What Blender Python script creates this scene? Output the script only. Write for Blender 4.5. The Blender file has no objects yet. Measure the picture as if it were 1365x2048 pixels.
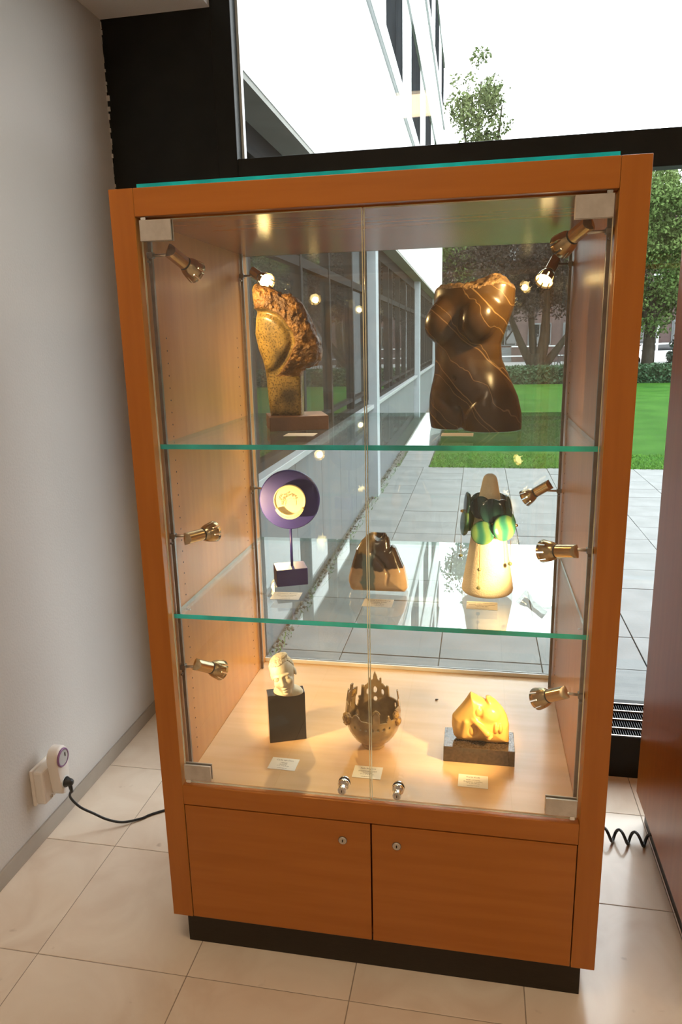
import bpy, bmesh, math, random
import numpy as np
from mathutils import Vector, Matrix

random.seed(7)
rng = np.random.default_rng(11)
scene = bpy.context.scene
COL = scene.collection

# ---------------------------------------------------------------- camera
cam_data = bpy.data.cameras.new('camera')
cam = bpy.data.objects.new('camera', cam_data)
COL.objects.link(cam)
_r = Vector((0.98221707, 0.1863991, -0.02247226))
_u = Vector((-0.02188227, 0.23253258, 0.97234241))
_f = Vector((-0.18646928, 0.95455957, -0.23247631))
cam.matrix_world = Matrix(((_r.x, _u.x, -_f.x, 0.86349),
                           (_r.y, _u.y, -_f.y, -1.66839),
                           (_r.z, _u.z, -_f.z, 1.76696),
                           (0, 0, 0, 1)))
cam_data.sensor_fit = 'VERTICAL'
cam_data.sensor_height = 36.0
cam_data.lens = 36.0 * 1430.57 / 2048.0
cam_data.clip_start = 0.05
cam_data.clip_end = 400
scene.camera = cam

# ---------------------------------------------------------------- sky, exposure
SKY = 7.0
world = bpy.data.worlds.new('overcast_sky')
scene.world = world
world.use_nodes = True
_bg = world.node_tree.nodes['Background']
_bg.inputs['Color'].default_value = (0.93, 0.97, 1.0, 1)
_bg.inputs['Strength'].default_value = SKY
vs = scene.view_settings
vs.view_transform = 'Standard'
vs.look = 'None'
vs.exposure = 0.0
vs.gamma = 1.0
vs.use_curve_mapping = False
scene.cycles.transparent_max_bounces = 48
scene.cycles.max_bounces = 10
scene.cycles.glossy_bounces = 6
scene.cycles.sample_clamp_indirect = 6.0
scene.cycles.blur_glossy = 0.4
scene.cycles.caustics_reflective = False

CEILING_WATT = 10.5
SPOT_WATT = 20.0

# ---------------------------------------------------------------- materials
MATS = {}


def new_mat(name):
    m = bpy.data.materials.new(name)
    m.use_nodes = True
    MATS[name] = m
    nt = m.node_tree
    return m, nt, nt.nodes['Principled BSDF']


def pm(name, c1, c2=None, scale=8.0, rough=0.5, metal=0.0, bump=0.0, bump_scale=None,
       stretch=(1, 1, 1), spec=0.5, detail=4.0, lo=0.35, hi=0.65, coat=0.0):
    """Principled material whose colour is a noise blend of two colours."""
    m, nt, b = new_mat(name)
    c2 = c2 or tuple(min(1, x * 1.12) for x in c1)
    tc = nt.nodes.new('ShaderNodeTexCoord')
    mp = nt.nodes.new('ShaderNodeMapping')
    mp.inputs['Scale'].default_value = stretch
    nt.links.new(tc.outputs['Object'], mp.inputs['Vector'])
    nz = nt.nodes.new('ShaderNodeTexNoise')
    nz.inputs['Scale'].default_value = scale
    nz.inputs['Detail'].default_value = detail
    nt.links.new(mp.outputs['Vector'], nz.inputs['Vector'])
    cr = nt.nodes.new('ShaderNodeValToRGB')
    cr.color_ramp.elements[0].position = lo
    cr.color_ramp.elements[1].position = hi
    cr.color_ramp.elements[0].color = (*c1, 1)
    cr.color_ramp.elements[1].color = (*c2, 1)
    nt.links.new(nz.outputs['Fac'], cr.inputs['Fac'])
    nt.links.new(cr.outputs['Color'], b.inputs['Base Color'])
    b.inputs['Roughness'].default_value = rough
    b.inputs['Metallic'].default_value = metal
    b.inputs['Specular IOR Level'].default_value = spec
    b.inputs['Coat Weight'].default_value = coat
    if bump:
        n2 = nt.nodes.new('ShaderNodeTexNoise')
        n2.inputs['Scale'].default_value = bump_scale or scale * 4
        n2.inputs['Detail'].default_value = 4
        nt.links.new(mp.outputs['Vector'], n2.inputs['Vector'])
        bp = nt.nodes.new('ShaderNodeBump')
        bp.inputs['Strength'].default_value = bump
        bp.inputs['Distance'].default_value = 0.01
        nt.links.new(n2.outputs['Fac'], bp.inputs['Height'])
        nt.links.new(bp.outputs['Normal'], b.inputs['Normal'])
    return m


def emit(name, col, strength):
    m, nt, b = new_mat(name)
    b.inputs['Base Color'].default_value = (0.9, 0.9, 0.9, 1)
    b.inputs['Emission Color'].default_value = (*col, 1)
    b.inputs['Emission Strength'].default_value = strength
    return m


def glass(name, tint, ior=1.5, rough=0.0, haze=0.0):
    """Thin architectural glass: Fresnel reflection over a tinted see-through body."""
    m, nt, b = new_mat(name)
    out = nt.nodes['Material Output']
    nt.nodes.remove(b)
    tr = nt.nodes.new('ShaderNodeBsdfTransparent')
    tr.inputs['Color'].default_value = (*tint, 1)
    gl = nt.nodes.new('ShaderNodeBsdfGlossy')
    gl.inputs['Roughness'].default_value = rough
    gl.inputs['Color'].default_value = (1, 1, 1, 1)
    fr = nt.nodes.new('ShaderNodeFresnel')
    geo = nt.nodes.new('ShaderNodeNewGeometry')
    mr = nt.nodes.new('ShaderNodeMapRange')
    mr.inputs['To Min'].default_value = ior
    mr.inputs['To Max'].default_value = 1.0 / ior
    nt.links.new(geo.outputs['Backfacing'], mr.inputs['Value'])
    nt.links.new(mr.outputs['Result'], fr.inputs['IOR'])
    mx = nt.nodes.new('ShaderNodeMixShader')
    nt.links.new(fr.outputs['Fac'], mx.inputs['Fac'])
    nt.links.new(tr.outputs['BSDF'], mx.inputs[1])
    nt.links.new(gl.outputs['BSDF'], mx.inputs[2])
    last = mx
    if haze:
        df = nt.nodes.new('ShaderNodeBsdfDiffuse')
        df.inputs['Color'].default_value = (0.8, 0.82, 0.8, 1)
        nz = nt.nodes.new('ShaderNodeTexNoise')
        nz.inputs['Scale'].default_value = 5.0
        tc = nt.nodes.new('ShaderNodeTexCoord')
        nt.links.new(tc.outputs['Object'], nz.inputs['Vector'])
        mm = nt.nodes.new('ShaderNodeMath')
        mm.operation = 'MULTIPLY'
        mm.inputs[1].default_value = haze * 2
        nt.links.new(nz.outputs['Fac'], mm.inputs[0])
        m2 = nt.nodes.new('ShaderNodeMixShader')
        nt.links.new(mm.outputs['Value'], m2.inputs['Fac'])
        nt.links.new(mx.outputs['Shader'], m2.inputs[1])
        nt.links.new(df.outputs['BSDF'], m2.inputs[2])
        last = m2
    nt.links.new(last.outputs['Shader'], out.inputs['Surface'])
    return m


def glass_edge(name, col, amount=0.5, rough=0.15):
    m, nt, b = new_mat(name)
    out = nt.nodes['Material Output']
    b.inputs['Roughness'].default_value = rough
    tc = nt.nodes.new('ShaderNodeTexCoord')
    nz = nt.nodes.new('ShaderNodeTexNoise')
    nz.inputs['Scale'].default_value = 14
    nt.links.new(tc.outputs['Object'], nz.inputs['Vector'])
    cr = nt.nodes.new('ShaderNodeValToRGB')
    cr.color_ramp.elements[0].position = 0.3
    cr.color_ramp.elements[1].position = 0.7
    cr.color_ramp.elements[0].color = (*[c * 0.6 for c in col], 1)
    cr.color_ramp.elements[1].color = (*col, 1)
    nt.links.new(nz.outputs['Fac'], cr.inputs['Fac'])
    nt.links.new(cr.outputs['Color'], b.inputs['Base Color'])
    tl = nt.nodes.new('ShaderNodeBsdfTranslucent')
    nt.links.new(cr.outputs['Color'], tl.inputs['Color'])
    mx = nt.nodes.new('ShaderNodeMixShader')
    mx.inputs['Fac'].default_value = amount
    nt.links.new(b.outputs['BSDF'], mx.inputs[1])
    nt.links.new(tl.outputs['BSDF'], mx.inputs[2])
    nt.links.new(mx.outputs['Shader'], out.inputs['Surface'])
    return m


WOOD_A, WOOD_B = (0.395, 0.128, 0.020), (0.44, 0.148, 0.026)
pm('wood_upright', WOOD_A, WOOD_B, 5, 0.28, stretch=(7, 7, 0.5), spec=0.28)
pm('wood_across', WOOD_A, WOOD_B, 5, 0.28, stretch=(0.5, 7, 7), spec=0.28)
pm('wood_inside_lit', (0.52, 0.225, 0.046), (0.57, 0.255, 0.058), 5, 0.3, stretch=(7, 7, 0.6), spec=0.22)  # lit copy of the case wood: lamp brightness put into the inner panels' colour
pm('wood_floor', (0.72, 0.46, 0.24), (0.78, 0.52, 0.29), 4, 0.22, stretch=(0.6, 6, 7), spec=0.5)
pm('wood_ceiling', WOOD_A, WOOD_B, 4, 0.2, stretch=(0.6, 6, 7), spec=0.35)
pm('plinth_metal', (0.022, 0.015, 0.008), (0.032, 0.022, 0.013), 40, 0.35, 0.0, spec=0.25, stretch=(1, 30, 30))
pm('dark_gap', (0.012, 0.007, 0.004), None, 10, 0.8)
pm('satin_metal', (0.58, 0.53, 0.47), (0.64, 0.59, 0.53), 60, 0.3, 1.0, stretch=(1, 1, 18))
pm('plate_metal', (0.52, 0.47, 0.42), (0.60, 0.55, 0.50), 40, 0.42, 0.75)
pm('rod_metal', (0.16, 0.14, 0.12), (0.22, 0.19, 0.17), 30, 0.35, 0.85)
pm('chrome', (0.75, 0.74, 0.72), (0.8, 0.79, 0.77), 20, 0.12, 1.0)
pm('black_rubber', (0.012, 0.012, 0.013), (0.02, 0.02, 0.02), 30, 0.4)
pm('lamp_metal', (0.50, 0.37, 0.22), (0.60, 0.45, 0.28), 80, 0.22, 1.0, stretch=(1, 1, 0.05))
pm('lamp_cup_metal', (0.38, 0.28, 0.16), (0.5, 0.38, 0.22), 50, 0.2, 1.0)
pm('cup_inside', (0.85, 0.75, 0.5), (0.9, 0.8, 0.6), 30, 0.25, 0.9)
emit('bulb_glow', (1.0, 0.72, 0.30), 14.0)
glass('door_glass', (0.992, 0.995, 0.985))
glass('back_glass', (0.95, 0.97, 0.965), haze=0.008)
glass('window_glass', (0.965, 0.98, 0.975))
glass('shelf_glass', (0.95, 0.985, 0.97), ior=1.62)
glass_edge('shelf_edge', (0.02, 0.62, 0.55), 0.6)
glass('shelf_side', (0.62, 0.80, 0.76))
glass_edge('door_edge', (0.92, 0.90, 0.72), 0.5)
pm('wall_paint', (0.56, 0.525, 0.49), (0.59, 0.555, 0.52), 1.5, 0.75, bump=0.12, bump_scale=120, spec=0.25)
pm('ceiling_paint', (0.74, 0.72, 0.69), (0.77, 0.75, 0.72), 2, 0.8, bump=0.08, bump_scale=140, spec=0.2)
pm('baseboard_stone', (0.33, 0.285, 0.235), (0.37, 0.32, 0.265), 6, 0.35)
pm('black_frame', (0.010, 0.010, 0.009), (0.014, 0.014, 0.012), 8, 0.5, spec=0.2, bump=0.04, bump_scale=200)
pm('frame_light', (0.75, 0.78, 0.8), None, 8, 0.4)
pm('grout', (0.30, 0.24, 0.19), (0.36, 0.29, 0.23), 30, 0.8, spec=0.1)
pm('white_plastic', (0.78, 0.72, 0.66), (0.82, 0.76, 0.70), 6, 0.35)
pm('grey_dial', (0.45, 0.44, 0.43), (0.5, 0.49, 0.48), 6, 0.4)
pm('purple_ring', (0.20, 0.09, 0.20), (0.26, 0.12, 0.26), 6, 0.4)
pm('paper', (0.86, 0.83, 0.76), (0.9, 0.87, 0.8), 30, 0.7)
pm('ink', (0.05, 0.035, 0.03), None, 10, 0.8)
pm('ink_soft', (0.28, 0.22, 0.17), None, 10, 0.8)


def tile_material():
    m, nt, b = new_mat('floor_tile')
    tc = nt.nodes.new('ShaderNodeTexCoord')
    oi = nt.nodes.new('ShaderNodeObjectInfo')
    ad = nt.nodes.new('ShaderNodeVectorMath')
    ad.operation = 'MULTIPLY_ADD'
    ad.inputs[1].default_value = (1, 1, 1)
    cb = nt.nodes.new('ShaderNodeCombineXYZ')
    ml = nt.nodes.new('ShaderNodeMath')
    ml.operation = 'MULTIPLY'
    ml.inputs[1].default_value = 37.0
    nt.links.new(oi.outputs['Random'], ml.inputs[0])
    nt.links.new(ml.outputs[0], cb.inputs['X'])
    nt.links.new(ml.outputs[0], cb.inputs['Y'])
    nt.links.new(tc.outputs['Object'], ad.inputs[0])
    nt.links.new(cb.outputs[0], ad.inputs[2])
    nz = nt.nodes.new('ShaderNodeTexNoise')
    nz.inputs['Scale'].default_value = 4.5
    nz.inputs['Detail'].default_value = 7
    nz.inputs['Distortion'].default_value = 1.2
    nt.links.new(ad.outputs[0], nz.inputs['Vector'])
    cr = nt.nodes.new('ShaderNodeValToRGB')
    e = cr.color_ramp.elements
    e[0].position, e[0].color = 0.3, (0.76, 0.62, 0.49, 1)
    e[1].position, e[1].color = 0.7, (0.86, 0.74, 0.61, 1)
    nt.links.new(nz.outputs['Fac'], cr.inputs['Fac'])
    # scattered dark scuffs
    n2 = nt.nodes.new('ShaderNodeTexNoise')
    n2.inputs['Scale'].default_value = 16
    n2.inputs['Detail'].default_value = 3
    nt.links.new(ad.outputs[0], n2.inputs['Vector'])
    c2 = nt.nodes.new('ShaderNodeValToRGB')
    c2.color_ramp.elements[0].position, c2.color_ramp.elements[0].color = 0.70, (1, 1, 1, 1)
    c2.color_ramp.elements[1].position, c2.color_ramp.elements[1].color = 0.80, (0.72, 0.68, 0.65, 1)
    nt.links.new(n2.outputs['Fac'], c2.inputs['Fac'])
    mx = nt.nodes.new('ShaderNodeMix')
    mx.data_type = 'RGBA'
    mx.blend_type = 'MULTIPLY'
    mx.inputs['Factor'].default_value = 1
    nt.links.new(cr.outputs['Color'], mx.inputs['A'])
    nt.links.new(c2.outputs['Color'], mx.inputs['B'])
    nt.links.new(mx.outputs['Result'], b.inputs['Base Color'])
    b.inputs['Roughness'].default_value = 0.16
    b.inputs['Specular IOR Level'].default_value = 0.5


tile_material()

# stones and glazes
pm('black_granite', (0.009, 0.008, 0.006), (0.014, 0.012, 0.009), 120, 0.12, spec=0.6)
pm('brown_granite', (0.035, 0.022, 0.014), (0.075, 0.05, 0.03), 160, 0.10, spec=0.6)
pm('slab_wood', (0.11, 0.06, 0.04), (0.16, 0.09, 0.06), 14, 0.55, bump=0.15)
pm('purple_lacquer', (0.024, 0.021, 0.155), (0.03, 0.026, 0.185), 10, 0.45, bump=0.03, bump_scale=400)
pm('ivory_ceramic', (0.80, 0.68, 0.38), (0.86, 0.75, 0.45), 10, 0.3)
pm('cream_ceramic', (0.78, 0.68, 0.50), (0.83, 0.74, 0.57), 30, 0.6, bump=0.25, bump_scale=260)
pm('bust_clay', (0.47, 0.41, 0.31), (0.53, 0.47, 0.37), 40, 0.55, bump=0.1, bump_scale=300)
pm('bust_hair', (0.42, 0.36, 0.27), (0.60, 0.53, 0.42), 90, 0.8, bump=0.6, bump_scale=300)
pm('ochre_stone', (0.60, 0.33, 0.075), (0.70, 0.44, 0.13), 22, 0.3, bump=0.06, lo=0.3, hi=0.6)
pm('brass_chain', (0.55, 0.36, 0.12), (0.7, 0.5, 0.2), 60, 0.25, 1.0)
pm('fly_black', (0.02, 0.015, 0.012), None, 60, 0.4)


def veined_stone():
    m, nt, b = new_mat('torso_stone')
    tc = nt.nodes.new('ShaderNodeTexCoord')
    nz = nt.nodes.new('ShaderNodeTexNoise')
    nz.inputs['Scale'].default_value = 9
    nz.inputs['Detail'].default_value = 6
    nt.links.new(tc.outputs['Object'], nz.inputs['Vector'])
    cr = nt.nodes.new('ShaderNodeValToRGB')
    e = cr.color_ramp.elements
    e[0].position, e[0].color = 0.3, (0.028, 0.015, 0.005, 1)
    e[1].position, e[1].color = 0.72, (0.075, 0.040, 0.012, 1)
    nt.links.new(nz.outputs['Fac'], cr.inputs['Fac'])
    # diagonal veins: thin crests of a rotated, distorted wave
    mp = nt.nodes.new('ShaderNodeMapping')
    mp.inputs['Rotation'].default_value = (0, math.radians(-43), 0.35)
    nt.links.new(tc.outputs['Object'], mp.inputs['Vector'])
    last = cr.outputs['Color']
    for sc, dist, dsc, lo in ((3.1, 2.2, 1.6, 0.9988), (4.7, 3.6, 2.2, 0.9992)):
        wv = nt.nodes.new('ShaderNodeTexWave')
        wv.bands_direction = 'Z'
        wv.inputs['Scale'].default_value = sc
        wv.inputs['Distortion'].default_value = dist
        wv.inputs['Detail'].default_value = 3
        wv.inputs['Detail Scale'].default_value = dsc
        nt.links.new(mp.outputs['Vector'], wv.inputs['Vector'])
        c2 = nt.nodes.new('ShaderNodeValToRGB')
        c2.color_ramp.elements[0].position, c2.color_ramp.elements[0].color = lo, (0, 0, 0, 1)
        c2.color_ramp.elements[1].position, c2.color_ramp.elements[1].color = 1.0, (1, 1, 1, 1)
        nt.links.new(wv.outputs['Fac'], c2.inputs['Fac'])
        mx = nt.nodes.new('ShaderNodeMix')
        mx.data_type = 'RGBA'
        nt.links.new(c2.outputs['Color'], mx.inputs['Factor'])
        nt.links.new(last, mx.inputs['A'])
        mx.inputs['B'].default_value = (0.19, 0.115, 0.05, 1)
        last = mx.outputs['Result']
    nt.links.new(last, b.inputs['Base Color'])
    b.inputs['Roughness'].default_value = 0.27
    b.inputs['Specular IOR Level'].default_value = 0.5


veined_stone()
pm('broken_stone', (0.09, 0.05, 0.02), (0.22, 0.135, 0.06), 60, 0.65, bump=0.5, bump_scale=160)


def zone_stone():
    """Tan foot, near-black cap and a blue-grey stripe, edges broken by noise."""
    m, nt, b = new_mat('zoned_stone')
    N, L = nt.nodes, nt.links
    tc = N.new('ShaderNodeTexCoord')
    sp = N.new('ShaderNodeSeparateXYZ')
    L.new(tc.outputs['Object'], sp.inputs[0])
    nz = N.new('ShaderNodeTexNoise')
    nz.inputs['Scale'].default_value = 22
    nz.inputs['Detail'].default_value = 3
    L.new(tc.outputs['Object'], nz.inputs['Vector'])

    def ma(op, a, bb):
        n = N.new('ShaderNodeMath')
        n.operation = op
        for i, v in enumerate((a, bb)):
            if isinstance(v, (int, float)):
                n.inputs[i].default_value = v
            else:
                L.new(v, n.inputs[i])
        return n.outputs[0]

    def ramp(fac, p0, p1, c0, c1):
        r = N.new('ShaderNodeValToRGB')
        r.color_ramp.elements[0].position, r.color_ramp.elements[0].color = p0, (*c0, 1)
        r.color_ramp.elements[1].position, r.color_ramp.elements[1].color = p1, (*c1, 1)
        L.new(fac, r.inputs['Fac'])
        return r.outputs['Color']

    def mix(f, a, c):
        x = N.new('ShaderNodeMix')
        x.data_type = 'RGBA'
        L.new(f, x.inputs['Factor'])
        L.new(a, x.inputs['A'])
        L.new(c, x.inputs['B'])
        return x.outputs['Result']
    n0 = ma('MULTIPLY', ma('SUBTRACT', nz.outputs['Fac'], 0.5), 0.05)
    hz = ma('ADD', sp.outputs['Z'], n0)
    tan = ramp(nz.outputs['Fac'], 0.3, 0.7, (0.40, 0.265, 0.155), (0.52, 0.37, 0.235))
    dark = ramp(nz.outputs['Fac'], 0.3, 0.7, (0.022, 0.014, 0.010), (0.045, 0.028, 0.018))
    blue = ramp(nz.outputs['Fac'], 0.3, 0.7, (0.15, 0.17, 0.16), (0.07, 0.145, 0.17))
    gold = ramp(nz.outputs['Fac'], 0.4, 0.6, (0.08, 0.055, 0.03), (0.40, 0.27, 0.11))
    f = ramp(hz, 0.066, 0.070, (0, 0, 0), (1, 1, 1))
    col = mix(f, tan, dark)
    # stripe around x = -0.028
    xs = ma('ABSOLUTE', ma('ADD', ma('ADD', sp.outputs['X'], 0.030), ma('MULTIPLY', n0, 0.8)), 0)
    fs = ramp(xs, 0.017, 0.020, (1, 1, 1), (0, 0, 0))
    col = mix(fs, col, blue)
    up = ramp(hz, 0.108, 0.118, (0, 0, 0), (1, 1, 1))
    xg = ramp(ma('ABSOLUTE', ma('ADD', sp.outputs['X'], 0.036), 0), 0.022, 0.025, (1, 1, 1), (0, 0, 0))
    mg = N.new('ShaderNodeMix')
    mg.data_type = 'RGBA'
    mg.blend_type = 'MULTIPLY'
    mg.inputs['Factor'].default_value = 1
    L.new(up, mg.inputs['A'])
    L.new(xg, mg.inputs['B'])
    col = mix(mg.outputs['Result'], col, gold)
    L.new(col, b.inputs['Base Color'])
    b.inputs['Roughness'].default_value = 0.14
    b.inputs['Specular IOR Level'].default_value = 0.6


zone_stone()


def leaf_stone():
    m, nt, b = new_mat('ochre_mottled_stone')
    N, L = nt.nodes, nt.links
    tc = N.new('ShaderNodeTexCoord')
    n1 = N.new('ShaderNodeTexNoise')
    n1.inputs['Scale'].default_value = 14
    n1.inputs['Detail'].default_value = 5
    L.new(tc.outputs['Object'], n1.inputs['Vector'])
    cr = N.new('ShaderNodeValToRGB')
    e = cr.color_ramp.elements
    e[0].position, e[0].color = 0.34, (0.05, 0.038, 0.018, 1)
    e[1].position, e[1].color = 0.62, (0.30, 0.20, 0.055, 1)
    L.new(n1.outputs['Fac'], cr.inputs['Fac'])
    n2 = N.new('ShaderNodeTexNoise')
    n2.inputs['Scale'].default_value = 220
    L.new(tc.outputs['Object'], n2.inputs['Vector'])
    c2 = N.new('ShaderNodeValToRGB')
    c2.color_ramp.elements[0].position, c2.color_ramp.elements[0].color = 0.36, (0.35, 0.33, 0.3, 1)
    c2.color_ramp.elements[1].position, c2.color_ramp.elements[1].color = 0.5, (1, 1, 1, 1)
    L.new(n2.outputs['Fac'], c2.inputs['Fac'])
    mx = N.new('ShaderNodeMix')
    mx.data_type = 'RGBA'
    mx.blend_type = 'MULTIPLY'
    mx.inputs['Factor'].default_value = 1
    L.new(cr.outputs['Color'], mx.inputs['A'])
    L.new(c2.outputs['Color'], mx.inputs['B'])
    L.new(mx.outputs['Result'], b.inputs['Base Color'])
    b.inputs['Roughness'].default_value = 0.35


leaf_stone()
pm('rough_rust_stone', (0.075, 0.035, 0.012), (0.26, 0.13, 0.035), 34, 0.5, bump=0.9, bump_scale=110, detail=7)


def marbled_glass(name, a, c, d):
    m, nt, b = new_mat(name)
    N, L = nt.nodes, nt.links
    tc = N.new('ShaderNodeTexCoord')
    wv = N.new('ShaderNodeTexWave')
    wv.inputs['Scale'].default_value = 9
    wv.inputs['Distortion'].default_value = 7
    wv.inputs['Detail'].default_value = 2
    wv.inputs['Detail Scale'].default_value = 0.8
    L.new(tc.outputs['Object'], wv.inputs['Vector'])
    cr = N.new('ShaderNodeValToRGB')
    e = cr.color_ramp.elements
    e[0].position, e[0].color = 0.1, (*a, 1)
    e[1].position, e[1].color = 0.9, (*d, 1)
    x = cr.color_ramp.elements.new(0.55)
    x.color = (*c, 1)
    L.new(wv.outputs['Fac'], cr.inputs['Fac'])
    L.new(cr.outputs['Color'], b.inputs['Base Color'])
    b.inputs['Roughness'].default_value = 0.12
    b.inputs['Coat Weight'].default_value = 0.3


marbled_glass('dark_teal_glaze', (0.004, 0.020, 0.024), (0.007, 0.032, 0.036), (0.012, 0.05, 0.048))
marbled_glass('green_marbled_glaze', (0.02, 0.12, 0.10), (0.05, 0.18, 0.10), (0.13, 0.24, 0.09))
pm('bead_glass', (0.06, 0.08, 0.05), (0.25, 0.27, 0.12), 120, 0.1)
pm('bowl_glaze', (0.22, 0.15, 0.085), (0.38, 0.26, 0.12), 26, 0.14, bump=0.05, spec=0.6)
pm('tree_glaze', (0.20, 0.10, 0.04), (0.55, 0.34, 0.10), 90, 0.25, bump=0.4, bump_scale=200)

# outdoors
pm('paving_stone', (0.098, 0.106, 0.104), (0.142, 0.15, 0.148), 3, 0.55, bump=0.1, bump_scale=60, detail=8)
pm('paving_joint', (0.055, 0.06, 0.045), (0.085, 0.085, 0.07), 12, 0.9)
pm('lawn_green', (0.015, 0.062, 0.005), (0.028, 0.09, 0.010), 1.2, 0.9, spec=0.05, bump=0.5, bump_scale=40, detail=8)
pm('grass_blade', (0.055, 0.15, 0.018), (0.085, 0.20, 0.03), 6, 0.9, spec=0.05)
pm('soil', (0.05, 0.045, 0.035), (0.12, 0.11, 0.09), 20, 0.9, bump=0.5)
pm('street_asphalt', (0.15, 0.155, 0.15), (0.18, 0.18, 0.18), 2, 0.8)
pm('facade_panel', (0.105, 0.118, 0.124), (0.118, 0.131, 0.137), 2, 0.6, spec=0.2)
pm('dark_pane', (0.014, 0.016, 0.018), (0.022, 0.025, 0.028), 2, 0.5, spec=0.0)
pm('facade_sill', (0.26, 0.275, 0.285), None, 4, 0.35)
pm('facade_white', (0.72, 0.74, 0.74), (0.77, 0.79, 0.79), 60, 0.8, bump=0.2, bump_scale=200)
pm('facade_soffit', (0.20, 0.20, 0.18), (0.23, 0.23, 0.21), 6, 0.8)
pm('facade_post', (0.28, 0.31, 0.33), None, 6, 0.4)
pm('facade_frame', (0.02, 0.021, 0.022), (0.03, 0.03, 0.03), 6, 0.9, spec=0.0)
pm('facade_pane', (0.010, 0.012, 0.013), (0.014, 0.016, 0.017), 3, 0.015, spec=0.6)
pm('hedge_leaf', (0.016, 0.046, 0.02), (0.042, 0.09, 0.042), 3, 0.6, spec=0.2)
pm('hedge_core', (0.010, 0.03, 0.010), (0.02, 0.05, 0.018), 8, 0.9)
pm('plum_leaf', (0.012, 0.010, 0.010), (0.034, 0.028, 0.024), 0.6, 0.9, spec=0.05)
pm('green_leaf', (0.045, 0.085, 0.022), (0.11, 0.16, 0.05), 0.6, 0.8, spec=0.1)
pm('pale_leaf', (0.055, 0.08, 0.03), (0.11, 0.135, 0.055), 0.6, 0.8, spec=0.1)
pm('conifer_leaf', (0.008, 0.026, 0.014), (0.02, 0.05, 0.026), 0.8, 0.6)
pm('bark', (0.016, 0.014, 0.010), (0.034, 0.029, 0.021), 6, 0.9, bump=0.6, spec=0.05)
pm('brick_wall', (0.06, 0.038, 0.036), (0.08, 0.05, 0.046), 3, 0.85)
pm('grey_concrete', (0.10, 0.115, 0.12), (0.13, 0.145, 0.15), 3, 0.8)
pm('car_white', (0.7, 0.71, 0.72), None, 3, 0.2, coat=0.5)
pm('car_glass', (0.01, 0.012, 0.015), None, 3, 0.05)
pm('tyre', (0.01, 0.01, 0.01), None, 3, 0.7)
pm('pole_white', (0.6, 0.62, 0.63), None, 3, 0.4)
pm('iron_black', (0.012, 0.012, 0.013), None, 3, 0.5)
pm('bike_blue', (0.03, 0.05, 0.4), None, 3, 0.4)

# ---------------------------------------------------------------- mesh helpers
WORLD = {}          # world origin of every object that was built in world coordinates


def mesh(name, v, f, mats, smooth=False, pick=None):
    me = bpy.data.meshes.new(name)
    me.from_pydata([tuple(map(float, p)) for p in v], [], [tuple(map(int, q)) for q in f])
    for m in (mats if isinstance(mats, (list, tuple)) else [mats]):
        me.materials.append(MATS[m])
    if pick:
        for p in me.polygons:
            p.material_index = pick(p)
    if smooth:
        me.polygons.foreach_set('use_smooth', [True] * len(me.polygons))
    me.update()
    return me


def props(o, label=None, cat=None, group=None, kind=None):
    if label:
        o['label'] = label
    if cat:
        o['category'] = cat
    if group:
        o['group'] = group
    if kind:
        o['kind'] = kind
    return o


def obj(name, geo, mats, parent=None, smooth=False, pick=None, origin=None, **kw):
    """One mesh object; geometry is given in world coordinates."""
    v, f = geo
    v = np.asarray(v, float)
    if parent is not None:
        org = WORLD[parent.name]
    elif origin is not None:
        org = np.array(origin, float)
    else:
        org = np.array([(v[:, 0].min() + v[:, 0].max()) / 2, (v[:, 1].min() + v[:, 1].max()) / 2, v[:, 2].min()])
    o = bpy.data.objects.new(name, mesh(name, v - org, f, mats, smooth, pick))
    COL.objects.link(o)
    if parent is not None:
        o.parent = parent
    else:
        o.location = org
    WORLD[o.name] = org
    return props(o, **kw)


def root(name, loc, label, cat, group=None):
    o = bpy.data.objects.new(name, None)
    o.empty_display_size = 0.05
    COL.objects.link(o)
    o.location = loc
    WORLD[o.name] = np.array(loc, float)
    return props(o, label, cat, group)


def box(x0, x1, y0, y1, z0, z1, bev=0.0):
    if bev <= 0:
        v = [(x0, y0, z0), (x1, y0, z0), (x1, y1, z0), (x0, y1, z0), (x0, y0, z1), (x1, y0, z1), (x1, y1, z1), (x0, y1, z1)]
        return np.array(v, float), [(0, 3, 2, 1), (4, 5, 6, 7), (0, 1, 5, 4), (1, 2, 6, 5), (2, 3, 7, 6), (3, 0, 4, 7)]
    b = min(bev, (x1 - x0) * .45, (y1 - y0) * .45, (z1 - z0) * .45)
    bm = bmesh.new()
    bmesh.ops.create_cube(bm, size=1)
    for q in bm.verts:
        q.co = Vector(((x0 + x1) / 2 + q.co.x * (x1 - x0), (y0 + y1) / 2 + q.co.y * (y1 - y0), (z0 + z1) / 2 + q.co.z * (z1 - z0)))
    bmesh.ops.bevel(bm, geom=bm.edges[:], offset=b, segments=2, profile=0.5, affect='EDGES')
    return bm_geo(bm)


def bm_geo(bm):
    bm.verts.index_update()
    v = np.array([tuple(q.co) for q in bm.verts])
    f = [tuple(q.index for q in p.verts) for p in bm.faces]
    bm.free()
    return v, f


def join(*geos):
    vs_, fs_, n = [], [], 0
    for v, f in geos:
        vs_.append(np.asarray(v, float))
        fs_ += [tuple(i + n for i in q) for q in f]
        n += len(v)
    return np.vstack(vs_), fs_


def xf(geo, M):
    v, f = geo
    M = np.array(M)
    return np.asarray(v) @ M[:3, :3].T + M[:3, 3], f


def rotz(a, loc=(0, 0, 0)):
    return Matrix.Translation(loc) @ Matrix.Rotation(a, 4, 'Z')


def axis_matrix(p, d):
    """Matrix taking local +Z to direction d, origin to p."""
    return Matrix.Translation(Vector(p)) @ Vector(d).normalized().to_track_quat('Z', 'Y').to_matrix().to_4x4()


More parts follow.
